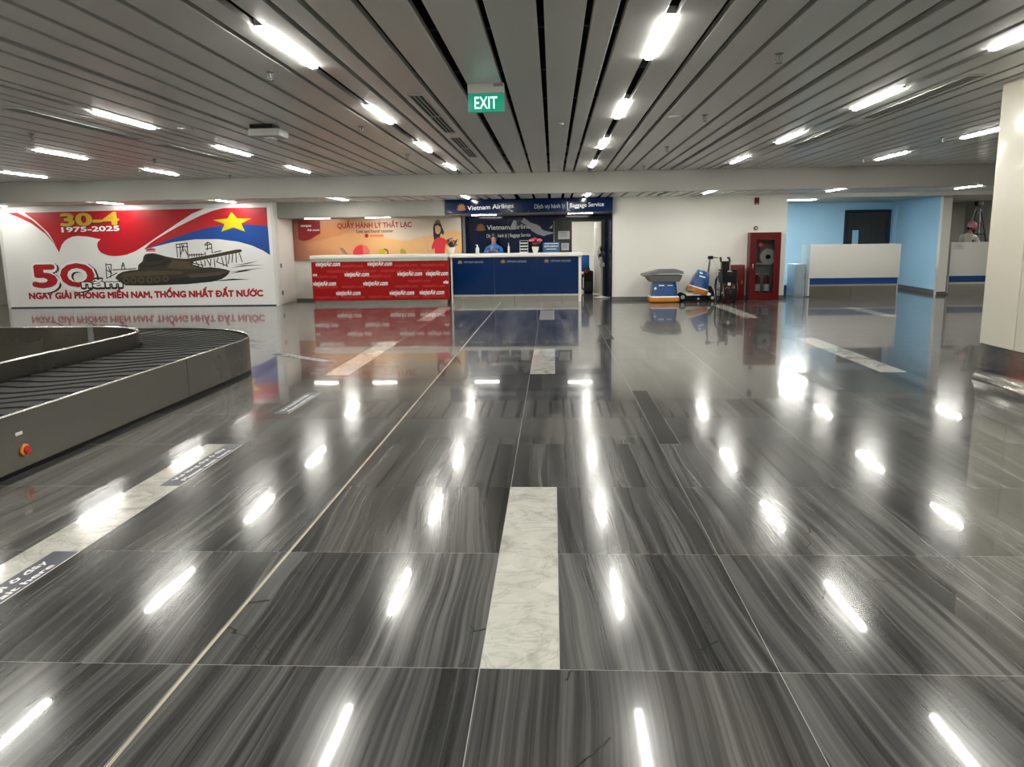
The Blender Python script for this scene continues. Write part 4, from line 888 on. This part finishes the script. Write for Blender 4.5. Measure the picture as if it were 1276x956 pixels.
def standing(t, hz, lean, hand_l, hand_r, yaw, tilt, zones, sc=1.0, elbows=None):
    L_ = lambda z_: (lean[0] * max(0, z_ - .9) / .6, lean[1] * max(0, z_ - .9) / .6, z_)
    J = {}; E = []
    J['pelvis'] = ((0, 0, .90), (.150, .105)); J['waist'] = (L_(1.04), (.125, .090)); J['chest'] = (L_(1.22), (.150, .100)); J['collar'] = (L_(hz - .195), (.105, .075)); J['neck'] = (L_(hz - .12), .050)
    n_ = Vector(L_(hz)); J['jaw'] = ((n_ + Vector((0, -.012, -.055)))[:], (.060, .066)); J['head'] = ((n_ + Vector((0, 0, .01)))[:], (.078, .088)); J['crown'] = ((n_ + Vector((0, .012, .075)))[:], (.055, .065))
    E += [('pelvis', 'waist'), ('waist', 'chest'), ('chest', 'collar'), ('collar', 'neck'), ('neck', 'jaw'), ('jaw', 'head'), ('head', 'crown')]
    c_ = Vector(J['collar'][0])
    for sx, tg, hd in ((-1, 'l', hand_l), (1, 'r', hand_r)):
        sh = c_ + Vector((sx * .175, .01, -.045)); hd = Vector(hd); el = (sh + hd) / 2 + Vector((sx * .09, .05, -.12))
        J[tg + 'sho'] = (sh[:], .058); J[tg + 'elb'] = (el[:], .044); J[tg + 'fore'] = (el.lerp(hd, .5)[:], .038); J[tg + 'wrist'] = (hd[:], .027)
        E += [('collar', tg + 'sho'), (tg + 'sho', tg + 'elb'), (tg + 'elb', tg + 'fore'), (tg + 'fore', tg + 'wrist')]
        fingers(J, E, hd, (hd - el), Vector((0, 0, 1)).cross(hd - el) * sx + Vector((0, 0, .02)), tg)
        hx = sx * .095
        J[tg + 'hip'] = ((hx, 0, .84), .090); J[tg + 'knee'] = ((hx * 1.05, -.01, .48), .060); J[tg + 'calf'] = ((hx * 1.05, .015, .32), .055); J[tg + 'ank'] = ((hx * 1.1, .03, .085), .042); J[tg + 'toe'] = ((hx * 1.3, -.13, .04), .036)
        E += [('pelvis', tg + 'hip'), (tg + 'hip', tg + 'knee'), (tg + 'knee', tg + 'calf'), (tg + 'calf', tg + 'ank'), (tg + 'ank', tg + 'toe')]
    b = skin_body('body', J, E, t, zones(hz, Vector(hand_l), Vector(hand_r)))
    return n_
p1 = thing('person', 'attendant in a blue shirt standing behind the blue counter, looking down', 'person', ((-1.214,1.450)[0], 17.5, 0))
def z1(hz, hl, hr):
    return [(SKIN, lambda c: c.z > hz - .13 or (c - hl).length < .13 and c.y < hl.y + .05 or (c - hr).length < .13 and c.y < hr.y + .05), (SHIRT, lambda c: c.z > .86), (TROU, lambda c: True)]
nh = standing(p1, 1.50, (.0, -.05), (-.10, -.36, 1.20), (.06, -.36, 1.21), 0, 0, z1)
head_parts(p1, nh, 0.05, math.radians(14))
ph = thing('mobile_phone', 'phone held in both hands by the attendant', 'phone', (p1.location.x - .02, 17.5 - .47, 1.20)); MB().bbox(-.036, .036, -.005, .005, -.01, .14, .003).build('case', GREYP, ph, True); MB().box(-.032, .032, .005, .0058, -.004, .134).build('screen', BLK, ph)
p2 = thing('person', 'person in a white shirt and pink patterned cap behind the right desk', 'person', ((10.570,1.483)[0] + .02, 18.35, 0))
def z2(hz, hl, hr):
    return [(SKIN, lambda c: c.z > hz - .13 or (c - hl).length < .12 or (c - hr).length < .12), (SHIRTW, lambda c: c.z > .86), (TROU, lambda c: True)]
nh2 = standing(p2, 1.60, (.16, -.06), (-.05, -.40, 1.18), (.30, -.36, 1.20), 0, 0, z2)
head_parts(p2, nh2, math.radians(35), math.radians(10), mask=mat('dark_red_cloth', srgb(120, 20, 34), .7), cap=mat('pink_cap', srgb(226, 150, 156), .7, noise=.7, nscale=26))

# ================================================================== THINGS ALONG THE WHITE WALL
t = thing('floor_scrubber', 'squat blue floor scrubber with grey hood and orange skirt', 'cleaning machine', (2.81, 16.02, 0)); 
def rrect(w_, d_, r_, z_, cx_=0, cy_=0, n=4):
    out = []
    for (sx, sy, a0) in ((1, 1, 0), (-1, 1, PI / 2), (-1, -1, PI), (1, -1, 3 * PI / 2)):
        out += [(cx_ + sx * (w_ / 2 - r_) + r_ * math.cos(a0 + PI / 2 * k / n), cy_ + sy * (d_ / 2 - r_) + r_ * math.sin(a0 + PI / 2 * k / n), z_) for k in range(n + 1)]
    return out
def loft(rings):
    b = MB(); L = len(rings[0]); vs_ = [p for r_ in rings for p in r_]
    b.add(vs_, [(i * L + k, i * L + (k + 1) % L, (i + 1) * L + (k + 1) % L, (i + 1) * L + k) for i in range(len(rings) - 1) for k in range(L)] + [tuple(range(L - 1, -1, -1)), tuple(range((len(rings) - 1) * L, len(rings) * L))])
    return b
loft([rrect(.66, .62, .10, .015), rrect(.68, .64, .10, .04), rrect(.66, .62, .10, .115)]).build('orange_skirt', ORNPL, t, True)
loft([rrect(.66, .62, .10, .112), rrect(.64, .60, .10, .135), rrect(.60, .56, .09, .145)]).build('white_band', WHITE, t, True)
loft([rrect(.60, .56, .09, .14), rrect(.56, .52, .08, .30), rrect(.50, .48, .07, .50)]).build('blue_shell', BLUEPL, t, True)
MB().box(-.14, -.02, -.262, -.25, .375, .40).box(.05, .17, -.262, -.25, .38, .395).build('decal', WTXT, t); MB().lathe([(.03, 0), (.028, .012)], (-.22, -.25, .32), 10, 'y').build('round_decal', WTXT, t, True)
loft([rrect(.68, .54, .08, .47, .0), rrect(.76, .58, .08, .53, -.01), rrect(.82, .60, .06, .61, -.02)]).build('grey_tank', GREYP, t, True)
b = MB(); 
hood = [(-.50, .595), (-.50, .645), (-.12, .735), (.30, .735), (.40, .70), (.40, .64), (.28, .655), (-.12, .655), (-.45, .60)]
b.prism(hood, -.31, .31); b.build('hood', GREYP, t, True)
b = MB(); b.prism([(-.46, .655), (-.10, .745), (.28, .745), (.28, .737), (-.11, .737), (-.45, .647)], -.25, .25); b.build('lid', mat('dark_grey_plastic', (.07, .072, .075), .4), t)
for sx in (-1, 1): MB().cyl((sx * .20, .2, .04), (sx * .25, .2, .04), .04, None, 14).build('wheel', BLK, t, True)

t = thing('tipped_scrubber', 'small blue and orange machine tipped on wheels with upright pole handle', 'cleaning machine', (3.62, 16.22, 0))
Rt = Matrix.Translation((-.02, 0, .19)) @ Matrix.Rotation(math.radians(17), 4, 'Y')
def tl(b, nm, m_, sm=True):
    b.v = [(Rt @ Vector(v))[:] for v in b.v]; return b.build(nm, m_, t, sm)
tl(loft([rrect(.46, .46, .10, .0), rrect(.47, .47, .10, .03), rrect(.46, .46, .10, .11)]), 'orange_skirt', ORNPL)
tl(loft([rrect(.465, .465, .10, .108), rrect(.44, .44, .10, .135)]), 'white_band', WHITE)
tl(loft([rrect(.43, .43, .10, .13), rrect(.36, .38, .09, .32), rrect(.27, .30, .08, .50), rrect(.24, .26, .08, .52)]), 'blue_shell', BLUEPL)
tl(MB().box(-.09, .05, -.185, -.16, .37, .40).box(-.10, -.03, -.18, -.15, .44, .47), 'decal', WTXT, False)
loft([rrect(.62, .34, .08, .13), rrect(.60, .32, .08, .17), rrect(.46, .30, .08, .21)]).build('white_base', WHITE, t, True)
MB().prism([(.14, .12), (.24, .34), (.30, .34), (.42, .12), (.36, .08), (.2, .08)], -.10, .10).build('rear_bracket', BLK, t)
for (wx, wy, wr) in ((-.36, -.14, .095), (-.36, .14, .095), (.32, -.16, .075), (.32, .16, .075), (.0, -.15, .055)):
    wl = MB().lathe([(wr * .55, -.02), (wr * .9, -.022), (wr, -.012), (wr, .012), (wr * .9, .022), (wr * .55, .02)], (wx, wy, wr), 20, 'y').build('wheel', BLK, t, True)
    MB().lathe([(wr * .5, -.024), (wr * .5, .024)], (wx, wy, wr), 12, 'y').build('hub', LGREY, wl, True)
MB().box(-.40, .36, -.12, .12, .095, .13).build('chassis', BLK, t)
MB().tube([(.20, 0, .28), (.265, 0, .88), (.275, 0, .96)], .022, 10).build('pole', GREYP, t, True)
b = MB()
for k in range(14): b.tube([(.205 + .0048 * k + .026 * math.cos(j * PI / 4), .026 * math.sin(j * PI / 4), .33 + .040 * k) for j in range(8)], .006, 5, True)
b.build('coiled_cable', BLK, t, True)
MB().tube([(.24, -.06, .99), (.28, -.02, 1.005), (.34, .0, .995), (.46, .02, .985)], [.02, .018, .013, .011], 8).build('handlebar', BLK, t, True); MB().bbox(.225, .345, -.05, .05, .955, 1.03, .02).build('control_head', BLK, t, True)
for dy in (-.03, .03): MB().tube([(.30, dy, .97), (.42, dy * 2, .82), (.44, dy * 2, .55), (.30, dy, .35)], .004, 5).build('cable', LGREY, t, True)
MB().tube([(.26, 0, .97), (.14, -.03, .86), (.12, -.03, .75), (.2, 0, .62)], .004, 5).build('cable', LGREY, t, True)

t = thing('wheelchair', 'folded black wheelchair standing in front of the low red box', 'wheelchair', (4.15, 15.52, 0))
for sx in (-1, 1):
    wl = MB(); wl.tube([(sx * .165, .12 + .29 * math.cos(k * PI / 16), .30 + .29 * math.sin(k * PI / 16)) for k in range(32)], .016, 8, True); wl = wl.build('rear_wheel', BLK, t, True)
    MB().tube([(sx * .198, .12 + .26 * math.cos(k * PI / 16), .30 + .26 * math.sin(k * PI / 16)) for k in range(32)], .009, 6, True).build('push_rim', CHROME, wl, True)
    b = MB()
    for k in range(10): b.cyl((sx * .165, .12, .30), (sx * .165, .12 + .28 * math.cos(k * PI / 5), .30 + .28 * math.sin(k * PI / 5)), .003, None, 5)
    b.cyl((sx * .14, .12, .30), (sx * .21, .12, .30), .025, None, 10).build('spokes', GREYP, wl, True)
    MB().tube([(sx * .10, .18, .20), (sx * .10, .20, .55), (sx * .10, .22, .88), (sx * .10, .30, .96), (sx * .10, .36, .965)], .014, 8).build('back_post', GREYP, t, True)
    MB().tube([(sx * .10, .24, .90), (sx * .095, .30, .985), (sx * .085, .40, .99)], .024, 8).build('push_handle', BLK, t, True)
    MB().tube([(sx * .12, .16, .70), (sx * .15, -.10, .72), (sx * .16, -.26, .70), (sx * .14, -.30, .45), (sx * .10, -.34, .16)], .013, 8).build('side_frame', BLK, t, True)
    MB().bbox(sx * .15 - .035, sx * .15 + .035, -.22, .12, .715, .745, .01).build('armrest', BLK, t, True)
    MB().box(sx * .155 - .008, sx * .155 + .008, -.20, .16, .45, .69).build('skirt_guard', TROU, t)
    cw = MB(); cw.lathe([(.05, -.014), (.085, -.014), (.09, 0), (.085, .014), (.05, .014)], (sx * .10, -.25, .09), 16, 'x'); cw.build('caster', BLK, t, True)
    MB().tube([(sx * .10, -.25, .09), (sx * .12, -.22, .22), (sx * .12, -.18, .40)], .010, 6).build('caster_fork', GREYP, t, True)
    MB().bbox(sx * .06 - .03, sx * .06 + .03, -.46, -.34, .10, .34, .008).build('footplate', BLK, t, True)
MB().add([(-.10, .20, .54), (.10, .20, .54), (.10, .225, .92), (-.10, .225, .92), (-.10, .215, .54), (.10, .215, .54), (.10, .24, .92), (-.10, .24, .92)], [(0, 1, 2, 3), (7, 6, 5, 4), (0, 4, 5, 1), (2, 6, 7, 3), (0, 3, 7, 4), (1, 5, 6, 2)]).build('backrest', BLK, t)
MB().prism([(-.13, .46), (-.11, .70), (0, .60), (.11, .70), (.13, .46), (0, .40)], -.22, .18).build('folded_seat', BLK, t)
MB().box(-.05, .05, -.245, -.235, .70, .72).build('grey_label', LGREY, t); MB().box(-.035, .03, -.24, -.23, .40, .46).build('white_tag', WHITE, t)
b = MB().cyl((-.12, -.02, .20), (.12, -.02, .52), .011).cyl((.12, .0, .20), (-.12, .0, .52), .011); b.build('cross_brace', CHROME, t, True)

t = thing('red_box', 'low red metal box against the white wall', 'box', (4.46, 16.38, 0))
MB().bbox(-.255, .245, -.15, .15, 0, .815, .006).build('body', REDM, t, True); MB().bbox(-.235, .225, -.16, -.15, .03, .79, .004).build('door', REDM, t, True); MB().box(.17, .19, -.17, -.16, .38, .46).build('handle', CHROME, t); MB().box(-.20, -.08, -.1615, -.16, .66, .74).build('label_plate', mat('dark_red_plate', srgb(80, 4, 10), .4), t)

t = thing('fire_cabinet', 'tall red fire hose cabinet with glass door on the white wall', 'cabinet', (5.17, 16.54, 0))
MB().box(-.36, .34, -.02, 0, .0, 1.55).box(-.36, -.345, -.25, -.02, 0, 1.55).box(.325, .34, -.25, -.02, 0, 1.55).box(-.345, .325, -.25, -.02, 0, .015).box(-.345, .325, -.25, -.02, 1.535, 1.55).build('body', REDM, t)
dd = MB().box(-.36, -.215, -.275, -.25, .01, 1.545).box(.20, .34, -.275, -.25, .01, 1.545).box(-.215, .20, -.275, -.25, .01, .165).box(-.215, .20, -.275, -.25, 1.385, 1.545).build('door', REDM, t)
MB().box(-.34, .32, -.03, -.021, .02, 1.53).build('lining', GREYP, t); MB().box(-.215, .20, -.264, -.260, .165, 1.385).build('pane', GLASS, dd); MB().bbox(-.30, -.275, -.30, -.275, .70, .83, .005).build('handle', CHROME, dd, True)
MB().lathe([(.06, -.05), (.18, -.05), (.185, -.045), (.185, .045), (.18, .05), (.06, .05), (.06, .03), (.15, .025), (.15, -.025), (.06, -.03)], (.09, -.13, .99), 24, 'y').build('hose_reel', LGREY, t, True)
MB().lathe([(.05, -.052), (.05, .052)], (.09, -.13, .99), 16, 'y').build('reel_hub', BLK, t, True)
MB().tube([(-.17, -.14, .84), (-.05, -.16, .83), (.08, -.15, .825), (.17, -.12, .84)], .022, 8).build('hose', LGREY, t, True)
MB().tube([(-.09, -.1, 1.38), (-.09, -.1, 1.24), (-.09, -.12, 1.10), (-.06, -.12, 1.05)], .016, 8).tube([(-.16, -.1, 1.26), (.10, -.1, 1.27)], .014, 8).build('valve_pipe', REDBTN, t, True)
MB().lathe([(.05, -.012), (.05, .012)], (-.09, -.14, 1.27), 12, 'y').build('valve_wheel', mat('pale_red', srgb(200, 120, 120), .5), t, True)
for k, x_ in enumerate((-.135, .08)):
    ex = MB().lathe([(.06, .0), (.068, .02), (.068, .30), (.05, .36), (.025, .38), (.025, .41)], (x_, -.13, .17), 18).build('extinguisher', REDM, t, True)
    MB().lathe([(.0685, .03), (.0685, .19)], (x_, -.13, .17), 18).build('white_sleeve', LGREY, ex, True); MB().box(x_ - .04, x_ + .045, -.15, -.11, .58, .605).build('lever', LGREY, ex)
MB().box(-.20, .20, -.16, -.03, .155, .17).build('shelf', REDM, t)
t = thing('fire_alarm_bell', 'square red fire alarm sounder high on the white wall', 'fire alarm', (4.985, 16.55, 2.19)); MB().bbox(-.05, .05, -.05, 0, 0, .155, .008).build('housing', REDM, t, True); MB().lathe([(.038, 0), (.034, .012)], (0, -.05, .085), 14, 'y').build('horn', mat('dark_red_plate', srgb(80, 4, 10), .4), t, True); MB().box(-.03, .03, -.052, -.05, .012, .03).build('label_plate', LGREY, t)
t = thing('call_point', 'small red round fire call point above the red cabinet', 'fire alarm', (4.99, 16.55, 1.60)); MB().lathe([(.048, 0), (.048, .03), (.04, .04)], (0, 0, .05), 18, 'y').build('housing', REDM, t, True); MB().box(-.02, .02, -.045, -.04, .03, .07).build('press_plate', PAPER, t)

# ================================================================== BLUE ROOM AND DESKS
def desk(label, x0, x1, y, ztop=1.245):
    t = thing('reception_desk', label, 'desk', ((x0 + x1) / 2, y, 0)); h = (x1 - x0) / 2
    MB().bbox(-h - .03, h + .03, -.02, .03, .45, ztop, .006).build('front_panel', WHITE, t, True)
    MB().box(-h - .03, -h + .01, .03, .62, .02, ztop).build('side_panel', WHITE, t); MB().box(h - .01, h + .03, .03, .62, .02, ztop).build('side_panel', WHITE, t)
    MB().box(-h + .02, h - .02, .03, .60, .02, 1.0).build('carcass', LGREY, t)
    MB().bbox(-h - .03, h + .03, .03, .30, ztop - .04, ztop, .005).build('ledge', WHITE, t, True)
    MB().box(-h, h, .0, .03, .30, .45).build('blue_band', BLUEB, t); MB().box(-h - .005, h + .005, -.012, .03, .255, .30).build('steel_trim', STEEL_E, t)
    for (a, b) in ((-h, -h * .05), (-h * .05 + .006, h)): MB().box(a, b, .01, .03, 0, .255).build('kick_plate', STEEL_P, t)
    return t
desk('white reception desk with blue band in front of the light blue room', 6.44, 8.50, 17.0)
rdk = desk('white desk with blue band beside the pillar, partly hidden', 9.87, 11.9, 17.32, 1.255)
t = thing('side_cabinet', 'low white cabinet beside the white reception desk', 'cabinet', (6.27, 17.35, 0)); MB().bbox(-.11, .13, -.10, .55, 0, .78, .006).build('body', mat('blue_grey_laminate', (.36, .42, .46), .4), t, True); MB().box(-.09, .11, -.115, -.10, .06, .75).build('door', mat('blue_grey_laminate', (.36, .42, .46), .4), t); MB().box(.07, .085, -.13, -.115, .42, .52).build('handle', CHROME, t)  # white cabinet; the bluish light on it is put into its colour
t = thing('stacked_crate', 'blue plastic crate on the floor beside the fire cabinet wall', 'crate', (5.99, 18.35, 0))
loft([rrect(.50, .36, .04, .0), rrect(.54, .40, .04, .20)]).build('body', BLUEPL, t, True); loft([rrect(.57, .43, .04, .19), rrect(.57, .43, .04, .22)]).build('rim', BLUEPL, t, True)
d3 = thing('door_3', 'dark wooden door with narrow glass slot in the blue room', 'door', (9.04, 20.47, 0)); d3['kind'] = 'structure'
MB().box(-.625, -.54, -.03, .02, 0, 2.155).box(.54, .625, -.03, .02, 0, 2.155).box(-.54, .54, -.03, .02, 2.07, 2.155).build('frame', mat('navy_frame', srgb(14, 24, 44), .4), d3)
for a, b in ((-.535, -.40), (-.225, .535)): MB().box(a, b, -.015, .02, .01, 2.065).build('leaf_board', WOOD, d3)
MB().box(-.40, -.225, -.015, .02, 1.60, 2.065).build('leaf_board', WOOD, d3); MB().box(-.40, -.225, -.015, .02, .01, .80).build('leaf_board', WOOD, d3)
MB().box(-.40, -.225, -.004, .004, .80, 1.60).build('pane', mat('frosted_blue_pane', srgb(150, 196, 222), .25), d3)
# right room
t = thing('step_ladder', 'aluminium step ladder standing in the dim right room', 'ladder', ((11.592,1.902)[0], 19.6, 0))
for sx in (-1, 1):
    MB().tube([(sx * .05, 0, 2.20), (sx * .34, -.35, 0.0)], .02, 6).build('front_rail', BLK, t, True); MB().tube([(sx * .05, .04, 2.20), (sx * .34, .45, 0.0)], .018, 6).build('rear_rail', GREYP, t, True)
for k in range(7):
    z_ = .28 + k * .29; s_ = 1 - z_ / 2.2; w_ = .05 + .29 * s_; yy = -.35 * s_
    MB().box(-w_, w_, yy - .03, yy + .03, z_ - .012, z_ + .012).build('rung', BLK, t)
MB().bbox(-.09, .09, -.07, .09, 2.19, 2.30, .02).build('top_cap', BLK, t, True)
t = thing('office_chair', 'black high backed chair behind the left end of the right desk', 'chair', (10.12, 18.9, 0))
MB().bbox(-.22, .22, -.24, .24, .44, .52, .03).build('seat', BLK, t, True); MB().bbox(-.22, .22, .18, .26, .60, 1.38, .04).build('backrest', BLK, t, True); MB().bbox(-.13, .13, .17, .25, 1.40, 1.62, .04).build('headrest', GREYP, t, True); MB().cyl((0, 0, .08), (0, 0, .44), .03).build('post', BLK, t, True); MB().box(-.03, .03, .22, .26, .5, 1.45).build('spine', BLK, t)
for k in range(5): MB().tube([(0, 0, .1), (.27 * math.cos(k * 1.2566), .27 * math.sin(k * 1.2566), .06), (.28 * math.cos(k * 1.2566), .28 * math.sin(k * 1.2566), .0)], .018, 6).build('leg', BLK, t, True)
sheet(((9.878,1.227), (10.134,1.081)), 17.299, 'white notice taped to the front of the right desk', PAPER, 3)
t = thing('storage_box', 'grey box on the desk ledge beside the pillar', 'box', ((10.869,1.240)[0] + .34, 17.80, 1.001)); MB().bbox(-.22, .22, -.13, .13, 0, .36, .01).build('body', GREYP, t, True); MB().bbox(-.23, .23, -.14, .14, .36, .39, .006).build('lid', LGREY, t, True)

# ================================================================== BAGGAGE CAROUSEL
car = thing('baggage_carousel', 'steel baggage carousel with dark overlapping belt plates on the left', 'baggage carousel', (-3.15, 5.6, 0)); LC = Loc(car)
def rounded(x1, y1, x0, y0, r_, step=.1):
    """closed loop starting on the right side going up (+Y), then left, down and back"""
    segs = [('l', (x1, y0 + r_), (x1, y1 - r_)), ('a', (x1 - r_, y1 - r_), 0), ('l', (x1 - r_, y1), (x0 + r_, y1)), ('a', (x0 + r_, y1 - r_), PI / 2), ('l', (x0, y1 - r_), (x0, y0 + r_)), ('a', (x0 + r_, y0 + r_), PI), ('l', (x0 + r_, y0), (x1 - r_, y0)), ('a', (x1 - r_, y0 + r_), 3 * PI / 2)]
    return segs
def seg_pt(s, u, r_):
    if s[0] == 'l': return Vector((s[1][0] + (s[2][0] - s[1][0]) * u, s[1][1] + (s[2][1] - s[1][1]) * u, 0))
    a = s[2] + u * PI / 2; return Vector((s[1][0] + r_ * math.cos(a), s[1][1] + r_ * math.sin(a), 0))
RO, RI = 1.45, .85
out_s = rounded(-3.15, 7.34, -10.2, -5.2, RO); in_s = rounded(-4.13, 6.28, -9.2, -4.2, RI)
out_b = rounded(-3.185, 7.305, -10.165, -5.165, RO - .035); in_b = rounded(-4.105, 6.305, -9.225, -4.225, RI + .025)
cnt = [38, 10, 16, 10, 38, 10, 16, 10]
def loop_pts(segs, r_, counts): return [seg_pt(s, k / c, r_) for s, c in zip(segs, counts) for k in range(c)]
OL = loop_pts(out_s, RO, [2, 16, 2, 16, 2, 16, 2, 16]); IL = loop_pts(in_s, RI, [2, 12, 2, 12, 2, 12, 2, 12])
def inset(segs, r_, d, counts):
    sg_ = []
    (xa, ya), (xb, yb) = (segs[0][1][0], segs[2][1][1]), (segs[4][1][0], segs[6][1][1])
    return loop_pts(rounded(xa - d, ya - d, xb + d, yb + d, max(.01, r_ - d)), max(.01, r_ - d), counts)
def band(p, q_, z0, z1, closed=True):
    b = MB(); n = len(p); b.add([(v.x, v.y, z0) for v in p] + [(v.x, v.y, z1) for v in q_], [(i, (i + 1) % n, n + (i + 1) % n, n + i) for i in range(n)]); return b
co, ci = [2, 16, 2, 16, 2, 16, 2, 16], [2, 12, 2, 12, 2, 12, 2, 12]
O1 = inset(out_s, RO, .012, co)
def cshell(loops, nm, m_):   # loops: list of (points, z)
    b = MB(); n = len(loops[0][0]); b.v = [(v.x, v.y, z_) for pts, z_ in loops for v in pts]
    b.f = [(j * n + i, j * n + (i + 1) % n, (j + 1) * n + (i + 1) % n, (j + 1) * n + i) for j in range(len(loops) - 1) for i in range(n)]
    return LC.put(b.build(nm, m_, car, True))
cshell([(OL, .035), (OL, .392), (O1, .396), (O1, .33)], 'outer_skirt', STEEL)
LC.put(MB().tube([(v.x + 0, v.y, .394) for v in inset(out_s, RO, .006, co)], .0075, 6, True).build('skirt_rim', STEEL_E, car, True))
cshell([(inset(out_s, RO, .03, co), 0.0), (inset(out_s, RO, .03, co), .05)], 'plinth', BLK)
# steel seams on the near skirt
for ys in (-3.4, -1.4, .6, 4.62): LC.put(MB().box(-3.1495, -3.1485, ys, ys + .004, .036, .39).build('skirt_seam', BLK, car))
I0 = inset(in_s, RI, 0, ci); I1 = inset(in_s, RI, .035, ci)
cshell([(I0, .34), (I0, .528), (I1, .528), (I1, .10)], 'inner_wall', STEEL)
LC.put(MB().tube([(v.x, v.y, .528) for v in inset(in_s, RI, .006, ci)], .009, 6, True).build('wall_rim', STEEL_E, car, True))
b = MB(); b.add([(v.x, v.y, .12) for v in I1], [tuple(range(len(I1)))]); LC.put(b.build('inner_deck', STEEL, car))
cshell([(inset(out_s, RO, .02, co), .36), (inset(out_s, RO, .9, co), .36), (inset(out_s, RO, 1.1, co), .34)], 'belt_bed', BLK)
LC.put(MB().box(-5.05, -4.98, 6.23, 6.25, .12, .52).build('wall_joint', GREYP, car))  # dark grey upright strip against the far inner wall
# belt plates: S-edged, each overlapping the next
NP = []
for s_o, s_i, c in zip(out_b, in_b, cnt):
    for k in range(c): NP.append((seg_pt(s_o, k / c, RO - .035), seg_pt(s_i, k / c, RI + .025)))
def wave_line(P, Q, nxt, amp=.30, n=14):
    out = []
    for k in range(n + 1):
        u = k / n; o_ = P[0].lerp(P[1], u); x_ = Q[0].lerp(Q[1], u)
        out.append(o_.lerp(x_, .5 + amp * math.sin(u * 2 * PI * 1.15 + .5)))
    return out
NN = len(NP)
for i in range(NN):
    L0 = wave_line(NP[i], NP[(i + 1) % NN], None); L1 = wave_line(NP[(i + 1) % NN], NP[(i + 2) % NN], None); n = len(L0)
    b = MB(); k0, k1 = .05, 1.0
    A = [p.lerp(q_, .10) for p, q_ in zip(L0, L1)]
    b.add([(p.x, p.y, .382) for p in A] + [(p.x, p.y, .374) for p in L1] + [(p.x, p.y, .366) for p in A], [(k, k + 1, n + k + 1, n + k) for k in range(n - 1)] + [(2 * n + k, 2 * n + k + 1, k + 1, k) for k in range(n - 1)])
    b.keep = False
    LC.put(b.build('belt_plate', RUB, car))
sb = (-3.654,-0.032)
st_ = MB().lathe([(.042, 0), (.042, .010), (.036, .014)], (-3.15, 2.30, .145), 20, 'x').build('stop_button_ring', mat('ring_yellow', srgb(214, 140, 50), .4), car, True); LC.put(st_)
b_ = MB().lathe([(.026, .012), (.030, .022), (.026, .030), (.01, .032)], (-3.15, 2.30, .145), 18, 'x').build('stop_button', REDBTN, st_, True)
LC.put(MB().box(-3.15, -3.147, 2.235, 2.30, .252, .272).build('white_label', WHITE, car))

# ================================================================== FLOOR STICKERS
def sticker(x0, x1, y0, y1, label, rz=0.0):
    t = thing('floor_sticker', label, 'floor sticker', ((x0 + x1) / 2, (y0 + y1) / 2, 0), rz); w_, l_ = (x1 - x0) / 2, (y1 - y0) / 2
    MB().box(-w_, w_, -l_, l_, 0.0, .0012).build('film', NAVYS, t); MB().box(w_ - .004, w_, -l_, l_, .0012, .0018).build('edge_line', WTXT, t)
    floor_text('Vui lòng đợi ở đây', (-.012, -l_ + .10, .0020), (0, 1, 0), (-1, 0, 0), 2 * l_ - .22, .031, WTXT, t, .03)
    floor_text('Please wait here', (.046, -l_ + .10, .0020), (0, 1, 0), (-1, 0, 0), 2 * l_ - .26, .031, WTXT, t, .03)
sticker(-2.125, -1.995, 2.01, 2.985, 'navy please wait here floor sticker beside the far end of the near white strip')
sticker(-2.125, -1.995, -.02, .985, 'navy please wait here floor sticker cut off by the left picture edge')
sticker(-2.14, -2.01, 4.02, 4.985, 'navy please wait here floor sticker beyond the end of the carousel')
sticker(-3.0, -2.87, 6.72, 7.95, 'worn navy floor sticker lying askew near the carousel end', math.radians(51))
